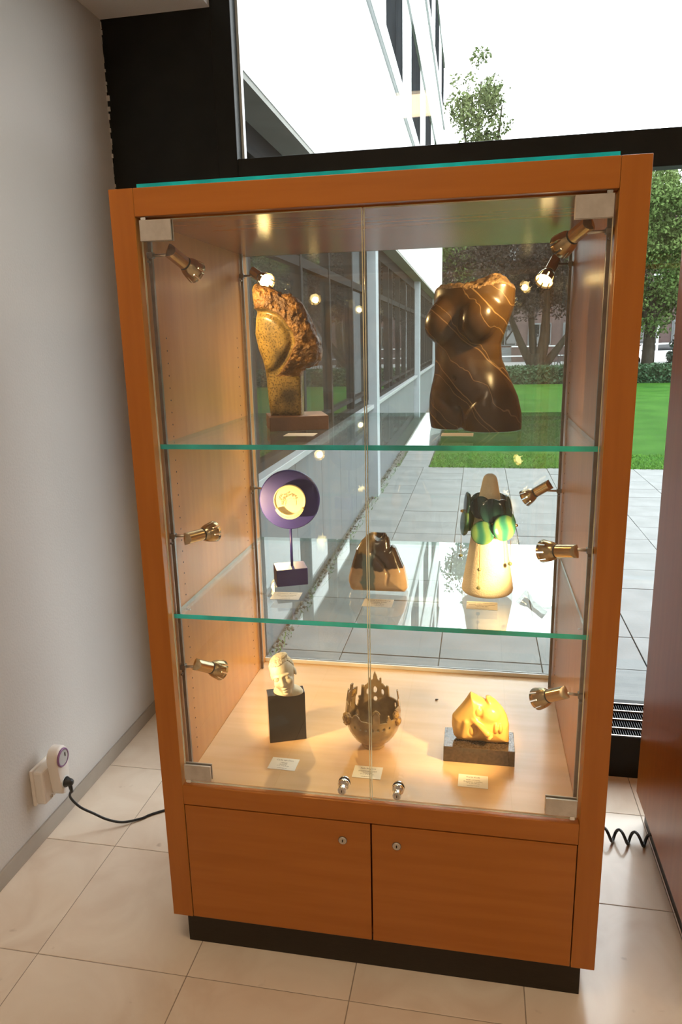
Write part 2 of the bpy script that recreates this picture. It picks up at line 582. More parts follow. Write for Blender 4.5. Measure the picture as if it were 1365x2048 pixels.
def lathe(profile, n=32, caps=True, a0=0.0):
    """profile: list of (r, z) from bottom to top, around Z."""
    v, f = [], []
    for r, z in profile:
        for i in range(n):
            t = a0 + 2 * math.pi * i / n
            v.append((r * math.cos(t), r * math.sin(t), z))
    m = len(profile)
    for j in range(m - 1):
        for i in range(n):
            k = (i + 1) % n
            f.append((j * n + i, j * n + k, (j + 1) * n + k, (j + 1) * n + i))
    if caps:
        f.append(tuple(range(n - 1, -1, -1)))
        f.append(tuple((m - 1) * n + i for i in range(n)))
    return np.array(v), f


def tube(pts, rad, n=10, caps=True):
    """Round tube along a poly-line; rad is a number or a list."""
    P = [Vector(p) for p in pts]
    rad = [rad] * len(P) if isinstance(rad, (int, float)) else rad
    v, f = [], []
    up = None
    for i, p in enumerate(P):
        t = (P[min(i + 1, len(P) - 1)] - P[max(i - 1, 0)])
        t.normalize()
        if up is None:
            up = Vector((0, 0, 1)) if abs(t.z) < 0.9 else Vector((1, 0, 0))
        a = t.cross(up)
        a.normalize()
        b = a.cross(t)
        b.normalize()
        up = b
        for k in range(n):
            w = 2 * math.pi * k / n
            q = p + (a * math.cos(w) + b * math.sin(w)) * rad[i]
            v.append(tuple(q))
    for i in range(len(P) - 1):
        for k in range(n):
            l = (k + 1) % n
            f.append((i * n + k, i * n + l, (i + 1) * n + l, (i + 1) * n + k))
    if caps:
        f.append(tuple(range(n - 1, -1, -1)))
        f.append(tuple((len(P) - 1) * n + k for k in range(n)))
    return np.array(v), f


def spline(ctrl, n=40):
    """Catmull-Rom through control points."""
    P = [np.array(c, float) for c in ctrl]
    P = [2 * P[0] - P[1]] + P + [2 * P[-1] - P[-2]]
    out = []
    m = len(P) - 3
    for i in range(n + 1):
        s = min(i / n * m, m - 1e-9)
        k = int(s)
        t = s - k
        a, b, c, d = P[k:k + 4]
        out.append(0.5 * (2 * b + (c - a) * t + (2 * a - 5 * b + 4 * c - d) * t * t + (3 * b - a - 3 * c + d) * t ** 3))
    return out


def text_geo(body, size, align='CENTER'):
    c = bpy.data.curves.new('lettering', 'FONT')
    c.body = body
    c.size = size
    c.align_x = align
    c.align_y = 'CENTER'
    c.resolution_u = 2
    o = bpy.data.objects.new('lettering', c)
    COL.objects.link(o)
    dg = bpy.context.evaluated_depsgraph_get()
    me = bpy.data.meshes.new_from_object(o.evaluated_get(dg))
    v = np.array([tuple(q.co) for q in me.vertices]).reshape(-1, 3)
    f = [tuple(p.vertices) for p in me.polygons]
    bpy.data.objects.remove(o)
    bpy.data.curves.remove(c)
    bpy.data.meshes.remove(me)
    return v, f


# ---- implicit surfaces ------------------------------------------------------
def snet(fn, lo, hi, h, smooth=8):
    """Surface net of fn(x, y, z) = 0 on a regular grid."""
    lo = np.array(lo, float)
    n = np.ceil((np.array(hi) - lo) / h).astype(int) + 1
    ax = [lo[i] + h * np.arange(n[i]) for i in range(3)]
    V = fn(*np.meshgrid(*ax, indexing='ij'))
    S = V < 0
    cn = n - 1
    acc = np.zeros((*cn, 3))
    cnt = np.zeros(cn)
    edges = []
    for a in range(3):
        s0 = [slice(None)] * 3
        s1 = [slice(None)] * 3
        s0[a] = slice(0, n[a] - 1)
        s1[a] = slice(1, n[a])
        v0, v1 = V[tuple(s0)], V[tuple(s1)]
        c = S[tuple(s0)] != S[tuple(s1)]
        I = np.argwhere(c)
        t = v0[c] / (v0[c] - v1[c])
        p = I.astype(float)
        p[:, a] += t
        b1, b2 = [(1, 2), (2, 0), (0, 1)][a]
        for d1 in (0, 1):
            for d2 in (0, 1):
                J = I.copy()
                J[:, b1] -= d1
                J[:, b2] -= d2
                ok = ((J >= 0) & (J < cn)).all(1)
                np.add.at(acc, tuple(J[ok].T), p[ok])
                np.add.at(cnt, tuple(J[ok].T), 1)
        edges.append((I, S[tuple(s0)][c], b1, b2))
    act = cnt > 0
    idx = -np.ones(cn, int)
    idx[act] = np.arange(act.sum())
    verts = lo + h * acc[act] / cnt[act][:, None]
    faces = []
    for I, sgn, b1, b2 in edges:
        Q = []
        for d1, d2 in ((0, 0), (1, 0), (1, 1), (0, 1)):
            J = I.copy()
            J[:, b1] -= d1
            J[:, b2] -= d2
            ok = ((J >= 0) & (J < cn)).all(1)
            q = np.full(len(I), -1)
            q[ok] = idx[tuple(J[ok].T)]
            Q.append(q)
        Q = np.array(Q).T
        good = (Q >= 0).all(1)
        Q, s = Q[good], sgn[good]
        Q[~s] = Q[~s][:, ::-1]
        faces.append(Q)
    F = np.vstack(faces)
    E_ = np.unique(np.sort(np.vstack([F[:, [0, 1]], F[:, [1, 2]], F[:, [2, 3]], F[:, [3, 0]]]), 1), axis=0)
    for it in range(smooth):
        w = (0.55, -0.57)[it % 2]
        sm = np.zeros_like(verts)
        dg = np.zeros(len(verts))
        np.add.at(sm, E_[:, 0], verts[E_[:, 1]])
        np.add.at(sm, E_[:, 1], verts[E_[:, 0]])
        np.add.at(dg, E_[:, 0], 1)
        np.add.at(dg, E_[:, 1], 1)
        verts = verts + w * (sm / dg[:, None] - verts)
    return verts, F.tolist()


def smin(a, b, k):
    h = np.clip(0.5 + 0.5 * (b - a) / k, 0, 1)
    return b + (a - b) * h - k * h * (1 - h)


def smax(a, b, k):
    return -smin(-a, -b, k)


def ell(x, y, z, c, r):
    px, py, pz = (x - c[0]) / r[0], (y - c[1]) / r[1], (z - c[2]) / r[2]
    k0 = np.sqrt(px * px + py * py + pz * pz) + 1e-9
    k1 = np.sqrt((px / r[0]) ** 2 + (py / r[1]) ** 2 + (pz / r[2]) ** 2) + 1e-9
    return k0 * (k0 - 1) / k1


def cap(x, y, z, a, b, ra, rb=None):
    rb = ra if rb is None else rb
    a, b = np.array(a, float), np.array(b, float)
    d = b - a
    t = np.clip(((x - a[0]) * d[0] + (y - a[1]) * d[1] + (z - a[2]) * d[2]) / (d @ d), 0, 1)
    return np.sqrt((x - a[0] - t * d[0]) ** 2 + (y - a[1] - t * d[1]) ** 2 + (z - a[2] - t * d[2]) ** 2) - (ra + (rb - ra) * t)


def poly2(x, z, pts):
    """Signed distance to a closed polygon in the x-z plane (negative inside)."""
    P = np.array(pts, float)
    d = np.full(x.shape, 1e9)
    inside = np.zeros(x.shape, bool)
    for i in range(len(P)):
        a, b = P[i], P[(i + 1) % len(P)]
        e = b - a
        t = np.clip(((x - a[0]) * e[0] + (z - a[1]) * e[1]) / (e @ e + 1e-12), 0, 1)
        d = np.minimum(d, np.hypot(x - a[0] - t * e[0], z - a[1] - t * e[1]))
        c = ((a[1] > z) != (b[1] > z)) & (x < (b[0] - a[0]) * (z - a[1]) / (b[1] - a[1] + 1e-12) + a[0])
        inside ^= c
    return np.where(inside, -d, d)


_lat = np.random.default_rng(3).random((64, 64, 64)) * 2 - 1


def vnoise(x, y, z, s, octaves=3):
    out, amp, tot = 0.0, 1.0, 0.0
    for o in range(octaves):
        X, Y, Z = x * s + 7.3 * o, y * s + 3.1 * o, z * s + 5.7 * o
        i, j, k = np.floor(X).astype(int), np.floor(Y).astype(int), np.floor(Z).astype(int)
        u, v, w = X - i, Y - j, Z - k
        u, v, w = u * u * (3 - 2 * u), v * v * (3 - 2 * v), w * w * (3 - 2 * w)
        g = lambda a, b, c: _lat[(i + a) % 64, (j + b) % 64, (k + c) % 64]
        r = (((g(0, 0, 0) * (1 - u) + g(1, 0, 0) * u) * (1 - v) + (g(0, 1, 0) * (1 - u) + g(1, 1, 0) * u) * v) * (1 - w)
             + ((g(0, 0, 1) * (1 - u) + g(1, 0, 1) * u) * (1 - v) + (g(0, 1, 1) * (1 - u) + g(1, 1, 1) * u) * v) * w)
        out = out + amp * r
        tot += amp
        amp *= 0.5
        s = s * 2
    return out / tot


def sdf(name, fn, lo, hi, h, mats, parent, smooth=True, pick=None, **kw):
    """Implicit surface in the parent's local coordinates."""
    v, f = snet(fn, lo, hi, h)
    o = bpy.data.objects.new(name, mesh(name, v, f, mats, smooth, pick))
    COL.objects.link(o)
    o.parent = parent
    WORLD[o.name] = WORLD[parent.name]
    return props(o, **kw)

# ================================================================ THE ROOM
XL, YW = -0.683, 1.385          # left wall plane, inner face of the window front
XR, YB, ZC = 5.2, -5.0, 3.40    # right wall, wall behind the camera, main ceiling
T = 0.475                       # floor tile pitch

# floor: a bed with single tiles laid on it
fl = obj('floor', box(XL, XR, YB, YW + 0.02, -0.06, -0.0015), 'grout', kind='structure')
tile_mesh = None
for i in range(-2, 13):
    for j in range(-11, 4):
        x0, x1 = -0.403 + T * i, -0.403 + T * (i + 1)
        y0, y1 = -0.097 + T * j, -0.097 + T * (j + 1)
        g = 0.0013
        a0, a1, b0, b1 = max(x0 + g, XL), min(x1 - g, XR), max(y0 + g, YB), min(y1 - g, YW)
        if a1 - a0 < 0.02 or b1 - b0 < 0.02:
            continue
        full = abs((a1 - a0) - (T - 2 * g)) < 1e-4 and abs((b1 - b0) - (T - 2 * g)) < 1e-4
        if full and tile_mesh is not None:
            o = bpy.data.objects.new('tile', tile_mesh)
            COL.objects.link(o)
            o.parent = fl
            o.location = Vector(((a0 + a1) / 2, (b0 + b1) / 2, -0.011)) - Vector(WORLD[fl.name])
        else:
            v, f = box(-(a1 - a0) / 2, (a1 - a0) / 2, -(b1 - b0) / 2, (b1 - b0) / 2, 0, 0.011, 0.0012)
            o = bpy.data.objects.new('tile', mesh('tile', v, f, 'floor_tile'))
            COL.objects.link(o)
            o.parent = fl
            o.location = Vector(((a0 + a1) / 2, (b0 + b1) / 2, -0.011)) - Vector(WORLD[fl.name])
            if full:
                tile_mesh = o.data

obj('wall_left', box(XL - 0.12, XL, YB, YW + 0.1, -0.06, ZC), 'wall_paint', kind='structure')
obj('wall_right', box(XR, XR + 0.12, YB, YW + 0.1, -0.06, ZC), 'wall_paint', kind='structure')
obj('wall_back', box(XL - 0.12, XR + 0.12, YB - 0.12, YB, -0.06, ZC), 'wall_paint', kind='structure')
obj('ceiling', box(XL - 0.12, XR + 0.12, YB - 0.12, YW + 0.1, ZC, ZC + 0.12), 'ceiling_paint', kind='structure')
obj('trim_1', box(XL, -0.214, YB, YW, 3.056, ZC, 0.002), 'ceiling_paint', kind='structure')       # boxed-in soffit
obj('baseboard_left', box(XL, XL + 0.009, YB, YW, 0.0, 0.062, 0.002), 'baseboard_stone', kind='structure')
obj('baseboard_right', box(XR - 0.009, XR, YB, YW, 0.0, 0.062, 0.002), 'baseboard_stone', kind='structure')
obj('baseboard_back', box(XL + 0.01, XR - 0.01, YB, YB + 0.009, 0.0, 0.062, 0.002), 'baseboard_stone', kind='structure')

# plaster flakes along the joint between wall and black panel
fr_rng = random.Random(5)
fl_geo = []
for k in range(26):
    z = 2.2 + k * 0.033 + fr_rng.uniform(-.01, .01)
    w = fr_rng.uniform(.002, .007) * (2.2 if 14 < k < 18 else 1)
    h = fr_rng.uniform(.01, .03)
    fl_geo.append(box(XL - .001, XL + w, YW - .006, YW - .001, z, z + h))
obj('trim_2', join(*fl_geo), 'wall_paint', kind='structure')

# window front: black corner panel, posts, transom
obj('wall_window', box(XL, -0.214, YW, YW + 0.07, 0.0, ZC, 0.002), 'black_frame', kind='structure')
w1 = root('window_1', (1.35, YW, 0.0), None, None)
w1['kind'] = 'structure'
for x0, x1 in ((-0.213, -0.130), (2.55, 2.65), (XR - 0.06, XR)):
    obj('frame_post', box(x0, x1, YW - 0.005, YW + 0.07, 0.0, ZC, 0.003), 'black_frame', w1)
obj('outer_frame', box(-0.1285, -0.117, YW + 0.055, YW + 0.085, 2.50, ZC, 0.001), 'frame_light', w1)
obj('transom', box(-0.129, XR - 0.06, YW - 0.008, YW + 0.07, 2.369, 2.50, 0.004), 'black_frame', w1)
obj('bottom_rail', box(-0.129, XR - 0.06, YW, YW + 0.07, 0.0, 0.165, 0.003), 'black_frame', w1)
obj('head_rail', box(-0.129, XR - 0.06, YW, YW + 0.07, ZC - 0.07, ZC, 0.003), 'black_frame', w1)
for x0, x1 in ((-0.130, 2.55), (2.65, XR - 0.06)):
    for z0, z1 in ((0.165, 2.369), (2.50, ZC - 0.07)):
        obj('pane', box(x0, x1, YW + 0.03, YW + 0.038, z0, z1), 'window_glass', w1)
obj('seam', box(-0.2145, -0.2125, YW - 0.0005, YW + 0.001, 0, 3.05), 'dark_gap', w1)

# convector below the window with its louvred grille
cv = root('convector', (1.3, 1.24, 0.0), 'black floor convector with a silver louvred top grille under the window', 'heater')
obj('casing', join(box(-0.2, 2.8, 1.096, 1.106, 0.0, 0.184, 0.002), box(-0.2, 2.8, 1.372, 1.382, 0.0, 0.184),
                   box(-0.2, 2.8, 1.106, 1.372, 0.0, 0.02), box(-0.2, -0.19, 1.106, 1.372, 0.02, 0.184), box(2.79, 2.8, 1.106, 1.372, 0.02, 0.184)),
    'black_frame', cv)
for y in (1.104, 1.165, 1.238, 1.311, 1.378):
    obj('grille_bar', box(-0.19, 2.79, y - 0.0035, y + 0.0035, 0.178, 0.186, 0.001), 'satin_metal', cv)
sl = []
for i in range(int(2.96 / 0.0095)):
    x = -0.18 + i * 0.0095
    sl.append(box(x, x + 0.0022, 1.108, 1.372, 0.160, 0.180))
obj('louvres', join(*sl), 'iron_black', cv, kind='stuff')

# ceiling lights of the hall (behind and beside the camera)
for k, (lx, ly) in enumerate(((0.25, -1.05), (3.3, -1.05), (0.25, -3.4), (3.3, -3.4))):
    c = root('ceiling_light', (lx, ly, ZC - 0.03),
             ['square ceiling light near the left wall in front of the display case', 'square ceiling light near the right wall and the window',
              'square ceiling light over the rear of the hall on the left', 'square ceiling light over the rear of the hall on the right'][k], 'ceiling light', 'ceiling lights of the hall')
    obj('frame', join(box(lx - .30, lx + .30, ly - .30, ly - .28, ZC - .03, ZC), box(lx - .30, lx + .30, ly + .28, ly + .30, ZC - .03, ZC),
                      box(lx - .30, lx - .28, ly - .28, ly + .28, ZC - .03, ZC), box(lx + .28, lx + .30, ly - .28, ly + .28, ZC - .03, ZC)), 'frame_light', c)
    obj('diffuser', box(lx - .28, lx + .28, ly - .28, ly + .28, ZC - .015, ZC - .005), 'lamp_diffuser' if 'lamp_diffuser' in MATS else emit('lamp_diffuser', (1, .78, .52), 5).name, c)
    ld = bpy.data.lights.new('ceiling_lamp', 'AREA')
    ld.shape = 'SQUARE'
    ld.size = 0.5
    ld.energy = CEILING_WATT
    ld.color = (1.0, 0.75, 0.48)
    lo_ = bpy.data.objects.new('ceiling_lamp', ld)
    COL.objects.link(lo_)
    lo_.parent = c
    lo_.location = (0, 0, -0.012)

# ================================================================ THE DISPLAY CASES
W, D, H = 1.2, 0.835, 2.123
ST = 0.061
ZF = 0.5535
ZS = (1.520, 1.058)


def slide(p):
    return 0 if abs(p.normal.z) > 0.5 else (1 if p.normal.y < -0.5 else 2)


def pane_pick(p):
    return 0 if abs(p.normal.y) > 0.97 else 1


def knob_geo(x, y, z):
    """Turned pull with a lock cylinder, axis along -Y, passing through the glass at y."""
    body = lathe([(0.0005, -0.024), (0.008, -0.0175), (0.013, -0.009), (0.0145, -0.006), (0.0145, -0.002), (0.0125, -0.0005), (0.0125, 0.0)], 28)
    ring = lathe([(0.0155, 0.0), (0.0165, 0.001), (0.0165, 0.004), (0.0155, 0.005)], 28)
    ball = lathe([(0.0150, 0.005), (0.0163, 0.009), (0.0160, 0.014), (0.0135, 0.020), (0.0100, 0.025), (0.0095, 0.028), (0.0108, 0.031), (0.0115, 0.040), (0.0108, 0.0415)], 28)
    face = lathe([(0.0085, 0.0405), (0.0085, 0.0425), (0.006, 0.0428)], 24)
    key = box(-0.0010, 0.0010, -0.0038, 0.0038, 0.0424, 0.0431)
    M = axis_matrix((x, y, z), (0, -1, 0))
    return [xf(g, M) for g in (body, ring, ball, face, key)]


def make_case(X, label, near=True):
    r = root('display_case', (X + W / 2, D / 2, 0), label, 'display case', 'wooden display cases')
    B = lambda n, a, m, **k: obj(n, box(X + a[0], X + a[1], *a[2:], k.pop('bev', 0.0015)), m, r, **k)
    B('plinth', (0.031, W - 0.031, 0.027, D - 0.02, 0.0, 0.113), 'plinth_metal')
    for a, b in ((0, ST), (W - ST, W)):
        obj('side_panel', box(X + a, X + b, 0.0, D, 0.113, H, 0.0015), ['wood_upright', 'wood_inside_lit'], r,
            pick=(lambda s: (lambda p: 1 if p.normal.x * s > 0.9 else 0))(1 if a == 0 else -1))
    B('top_rail', (ST + .0006, W - ST - .0006, 0.0, 0.03, 2.0605, H), 'wood_across')
    B('top_board', (ST, W - ST, 0.03, D - 0.002, 2.0565, 2.08), 'wood_ceiling')
    B('bottom_rail', (ST + .0006, W - ST - .0006, 0.0, 0.03, 0.494, ZF), 'wood_across')
    B('case_floor', (ST, W - ST, 0.03, D - 0.002, 0.532, ZF - 0.0003), 'wood_floor')
    B('base_back', (ST, W - ST, D - 0.02, D - 0.002, 0.113, 0.531), 'wood_across')
    B('base_board', (ST, W - ST, 0.03, D - 0.021, 0.113, 0.131), 'wood_across')
    B('back_strip', (ST, W - ST, 0.816, 0.834, ZF, 0.568), 'frame_light')
    obj('back_glass', box(X + ST + .001, X + W - ST - .001, 0.823, 0.829, 0.568, 2.0565), ['back_glass', 'door_edge'], r, pick=pane_pick)
    obj('top_glass', box(X + 0.066, X + W - 0.062, 0.014, D - 0.01, H + 0.0005, H + 0.0105), ['shelf_glass', 'shelf_edge', 'shelf_side'], r, pick=slide)
    for z in ZS:
        s = obj('glass_shelf', box(X + ST + .002, X + W - ST - .002, 0.034, 0.820, z - 0.0125, z), ['shelf_glass', 'shelf_edge', 'shelf_side'], r, pick=slide)
        if near:
            for px, py in ((ST + .008, 0.11), (ST + .008, .72), (W - ST - .008, 0.11), (W - ST - .008, .72)):
                obj('shelf_pin', xf(lathe([(0.003, -0.008), (0.003, 0.008)], 10), axis_matrix((X + px, py, z - 0.0160), (1, 0, 0))), 'chrome', s)
    # upright lighting rods
    for x in (ST + 0.008, W - ST - 0.008):
        for y in (0.055, 0.755):
            obj('lighting_rod', box(X + x - .0045, X + x + .0045, y - .005, y + .005, ZF, 2.0565, .001), 'rod_metal', r)
    # peg holes in the side walls
    g = []
    for x, d in ((ST, 1), (W - ST, -1)):
        for y in (0.125, 0.69):
            for k in range(40):
                z = 0.60 + k * 0.032
                if z > 1.80:
                    break
                g.append(xf(lathe([(0.0022, 0.0), (0.0022, 0.0006)], 8), axis_matrix((X + x, y, z), (d, 0, 0))))
    obj('peg_holes', join(*g), 'dark_gap', r, kind='stuff')
    # wooden doors below
    for side, (a, b, lx) in enumerate(((ST + .003, W / 2 - .0022, 0.521), (W / 2 + .0022, W - ST - .003, 0.670))):
        d = obj('wooden_door', box(X + a, X + b, 0.0, 0.019, 0.1155, 0.4905, 0.001), 'wood_across', r)
        M = axis_matrix((X + lx, -0.0005, 0.432), (0, -1, 0))
        lk = obj('lock', xf(lathe([(0.0112, 0.0), (0.0112, 0.0015), (0.0098, 0.003), (0.0085, 0.003), (0.0082, 0.0022), (0.004, 0.0024)], 28), M), 'plate_metal', d)
        obj('keyhole', xf(join(box(-0.0011, 0.0011, -0.0042, 0.0042, 0.0022, 0.0029), lathe([(0.0021, 0.0022), (0.0021, 0.0029)], 12)), M), 'dark_gap', lk)
        obj('lock_rim', xf(lathe([(0.0125, -0.0002), (0.0125, 0.0006), (0.0112, 0.0008)], 28), M), 'rod_metal', lk)
    # glass doors above
    for side, (a, b) in enumerate(((ST + .007, W / 2 - .0015), (W / 2 + .0015, W - ST - .007))):
        d = obj('glass_door', box(X + a, X + b, 0.0105, 0.0180, 0.559, 2.0545, 0.0017), ['door_glass', 'door_edge'], r, pick=pane_pick)
        for z0, z1 in ((0.571, 0.618), (2.006, 2.053)):
            px = (a + .001, a + .079) if side == 0 else (b - .079, b - .001)
            obj('hinge_plate', join(box(X + px[0], X + px[1], 0.0040, 0.0100, z0, z1, .0012), box(X + px[0], X + px[1], 0.0185, 0.0225, z0, z1, .0012)), 'plate_metal', d)
            hx = px[0] + .010 if side == 0 else px[1] - .010
            zz = (z0 - .010, z0) if z0 < 1 else (z1, z1 + .006)
            obj('hinge_pin', box(X + hx - .006, X + hx + .006, .006, .02, zz[0], zz[1]), 'chrome', d)
        if near:
            kx = 0.528 if side == 0 else 0.6745
            gs = knob_geo(X + kx, 0.0105, 0.607)
            kn = obj('door_knob', join(gs[0], gs[2]), 'chrome', d, smooth=True)
            obj('rubber_ring', gs[1], 'black_rubber', kn, smooth=True)
            obj('lock_face', gs[3], 'plate_metal', kn)
            obj('keyhole', gs[4], 'dark_gap', kn)
    return r


case = make_case(0.0, 'tall wooden display case holding the lit sculptures behind glass doors')
make_case(1.47, 'second wooden display case, only its shaded side showing at right', near=False)

# ================================================================ SPOTLIGHTS
_seg, body_prof = 40, [(0.0012, -0.0005), (0.0165, 0.011), (0.0165, 0.058), (0.0150, 0.060), (0.0150, 0.063)]
body_g = lathe(body_prof, 28)
# roof-shaped tail
bv = body_g[0].copy()
for i, p in enumerate(bv):
    if p[2] < 0.012:
        bv[i, 2] = abs(p[0]) * 0.62 - 0.001
        if math.hypot(p[0], p[1]) < 0.005:
            bv[i, 2] = -0.001
lamp_body = mesh('lamp_body', bv, body_g[1], 'lamp_metal', True)
lamp_body.set_sharp_from_angle(angle=0.6)


def cup_geo():
    prof = [(0.0165, 0.0632), (0.0195, 0.067), (0.0230, 0.074), (0.0255, 0.083), (0.0272, 0.093), (0.0292, 0.1035)]
    v, f = [], []
    n = 48
    for layer in (0, 1):
        for r_, z_ in prof:
            for i in range(n):
                t = 2 * math.pi * i / n
                r2 = r_ - 0.0012 * layer
                v.append((r2 * math.cos(t), r2 * math.sin(t), z_))
    m = len(prof)

    def solid(j, i):
        return not (j >= 3 and i % 6 == 0)
    for j in range(m - 1):
        for i in range(n):
            if not solid(j, i):
                continue
            k = (i + 1) % n
            a, b, c, d = j * n + i, j * n + k, (j + 1) * n + k, (j + 1) * n + i
            o_ = m * n
            f.append((a, b, c, d))
            f.append((d + o_, c + o_, b + o_, a + o_))
            if j == m - 2:
                f.append((d, c, c + o_, d + o_))
            if j >= 3:
                if (i % 6) == 1:
                    f.append((a, d, d + o_, a + o_))
                if (i % 6) == 5:
                    f.append((b, b + o_, c + o_, c))
    return v, f


_cv, _cf = cup_geo()
lamp_cup = mesh('lamp_cup', _cv, _cf, ['lamp_cup_metal', 'cup_inside'], True)
for p in lamp_cup.polygons:
    cx, cy, cz = p.center
    p.material_index = 1 if (p.normal.x * cx + p.normal.y * cy) < 0 and p.vertices[0] >= 6 * 48 else 0
_rg = lathe([(0.0155, 0.0605), (0.0172, 0.0612), (0.0172, 0.0628), (0.0155, 0.0635)], 28)
lamp_ring = mesh('lamp_ring', *_rg, 'black_rubber', True)
_bb = lathe([(0.0040, 0.066), (0.0120, 0.069), (0.0175, 0.076), (0.0205, 0.086), (0.0200, 0.089), (0.012, 0.0915), (0.0005, 0.092)], 28)
lamp_bulb = mesh('lamp_bulb', *_bb, 'bulb_glow', True)

LAMPS = [
    # tail, mouth, rod (x, y, z), watt factor, label
    ((0.114, 0.055, 1.991), (0.150, 0.141, 1.944), (0.069, 0.055, 1.980), 0.75, 'brushed metal spotlight under the upper left corner hinge plate'),
    ((0.106, 0.755, 2.000), (0.177, 0.689, 1.959), (0.069, 0.755, 1.987), 0.7, 'glowing spotlight at the rear left, just above the leaf-shaped stone sculpture'),
    ((1.094, 0.055, 2.005), (1.038, 0.135, 1.965), (1.131, 0.055, 1.985), 1.0, 'brushed metal spotlight under the upper right corner hinge plate'),
    ((1.089, 0.750, 2.000), (1.048, 0.686, 1.928), (1.131, 0.755, 1.983), 1.0, 'glowing spotlight at the rear right above the stone torso shoulder'),
    ((0.101, 0.055, 1.264), (0.150, 0.147, 1.262), (0.069, 0.055, 1.271), 0.9, 'spotlight on the left front rod level with the purple disc'),
    ((0.109, 0.755, 1.256), (0.165, 0.690, 1.203), (0.069, 0.755, 1.259), 0.9, 'spotlight on the left rear rod hidden behind the purple disc'),
    ((1.103, 0.055, 1.263), (1.030, 0.127, 1.240), (1.131, 0.055, 1.266), 0.65, 'spotlight on the right front rod aimed at the cream cone'),
    ((1.103, 0.750, 1.290), (1.030, 0.775, 1.238), (1.131, 0.755, 1.266), 0.9, 'small spotlight on the right rear rod beside the cream cone tip'),
    ((0.103, 0.055, 0.903), (0.148, 0.134, 0.850), (0.069, 0.055, 0.893), 0.45, 'spotlight on the left front rod above the bust on its black block'),
    ((1.096, 0.055, 0.893), (1.031, 0.115, 0.837), (1.131, 0.055, 0.887), 0.65, 'spotlight on the right front rod above the reclining stone face'),
]
for k, (S, E, Rd, wf, lab) in enumerate(LAMPS):
    t = root('spotlight', Rd, lab, 'spotlight', 'spotlights inside the display case')
    S, E = Vector(S), Vector(E)
    M = axis_matrix(S, E - S)
    Ml = Matrix.Translation(-Vector(Rd)) @ M
    for nm, me in (('lamp_body', lamp_body), ('lamp_cup', lamp_cup), ('lamp_ring', lamp_ring), ('bulb', lamp_bulb)):
        o = bpy.data.objects.new(nm, me)
        COL.objects.link(o)
        o.parent = t
        o.matrix_local = Ml
    mid = M @ Vector((0, 0, 0.016))
    hook = Vector((S.x + (E.x - S.x) * 0.1, S.y + (E.y - S.y) * 0.1, Rd[2]))
    obj('arm', tube([Rd, hook, mid], 0.0036, 10), 'satin_metal', t, smooth=True)
    obj('clamp', join(box(Rd[0] - .0075, Rd[0] + .0075, Rd[1] - .0085, Rd[1] + .0085, Rd[2] - .007, Rd[2] + .007, .0015),
                      xf(lathe([(0.003, 0), (0.003, 0.010)], 10), axis_matrix((Rd[0], Rd[1] - .008, Rd[2] - .016), (0, -1, 0)))), 'rod_metal', t)
    ld = bpy.data.lights.new('spot_lamp', 'SPOT')
    ld.energy = SPOT_WATT * wf
    ld.color = (1.0, 0.66, 0.28)
    ld.spot_size = math.radians(78)
    ld.spot_blend = 0.75
    ld.shadow_soft_size = 0.012
    lo_ = bpy.data.objects.new('spot_lamp', ld)
    COL.objects.link(lo_)
    lo_.parent = t
    lo_.matrix_local = Matrix.Translation(-Vector(Rd)) @ axis_matrix(M @ Vector((0, 0, 0.1045)), S - E)

# ================================================================ SCULPTURES
Z1, Z2, Z3 = ZS[0], ZS[1], ZF

# ---- leaf-shaped stone on a slab (upper shelf, left)
sc = root('stone_sculpture', (0.33, 0.36, Z1), 'ochre leaf-shaped stone sculpture with rough edge on a brown slab', 'sculpture')
a = math.atan2(0.059, 0.158)
obj('base_slab', xf(box(0, 0.169, 0, 0.146, 0.0002, 0.0405, 0.002), rotz(a, (0.282, 0.287, Z1))), 'slab_wood', sc)
FAN = [(-0.1, 0.347), (-0.096, 0.363), (-0.083, 0.368), (-0.047, 0.356), (-0.026, 0.345), (-0.01, 0.337), (0.01, 0.337), (0.028, 0.327), (0.047, 0.307), (0.06, 0.279), (0.071, 0.254), (0.082, 0.222), (0.095, 0.201), (0.097, 0.174), (0.092, 0.153), (0.075, 0.144), (0.038, 0.131), (0.006, 0.12), (-0.036, 0.113), (-0.071, 0.121), (-0.075, 0.14), (-0.092, 0.187), (-0.1, 0.229), (-0.097, 0.261), (-0.094, 0.293), (-0.1, 0.332)]
LEAF = [(-0.15, 0.294), (-0.095, 0.294), (-0.053, 0.292), (-0.029, 0.283), (-0.01, 0.268), (0.015, 0.233), (0.021, 0.203), (0.003, 0.167), (-0.031, 0.123), (-0.059, 0.107), (-0.15, 0.09)]
NECK = [(-0.074, 0.150), (-0.071, 0.107), (-0.067, 0.035), (-0.063, -0.004), (0.031, -0.004), (0.033, 0.058), (0.034, 0.128), (0.0, 0.145)]


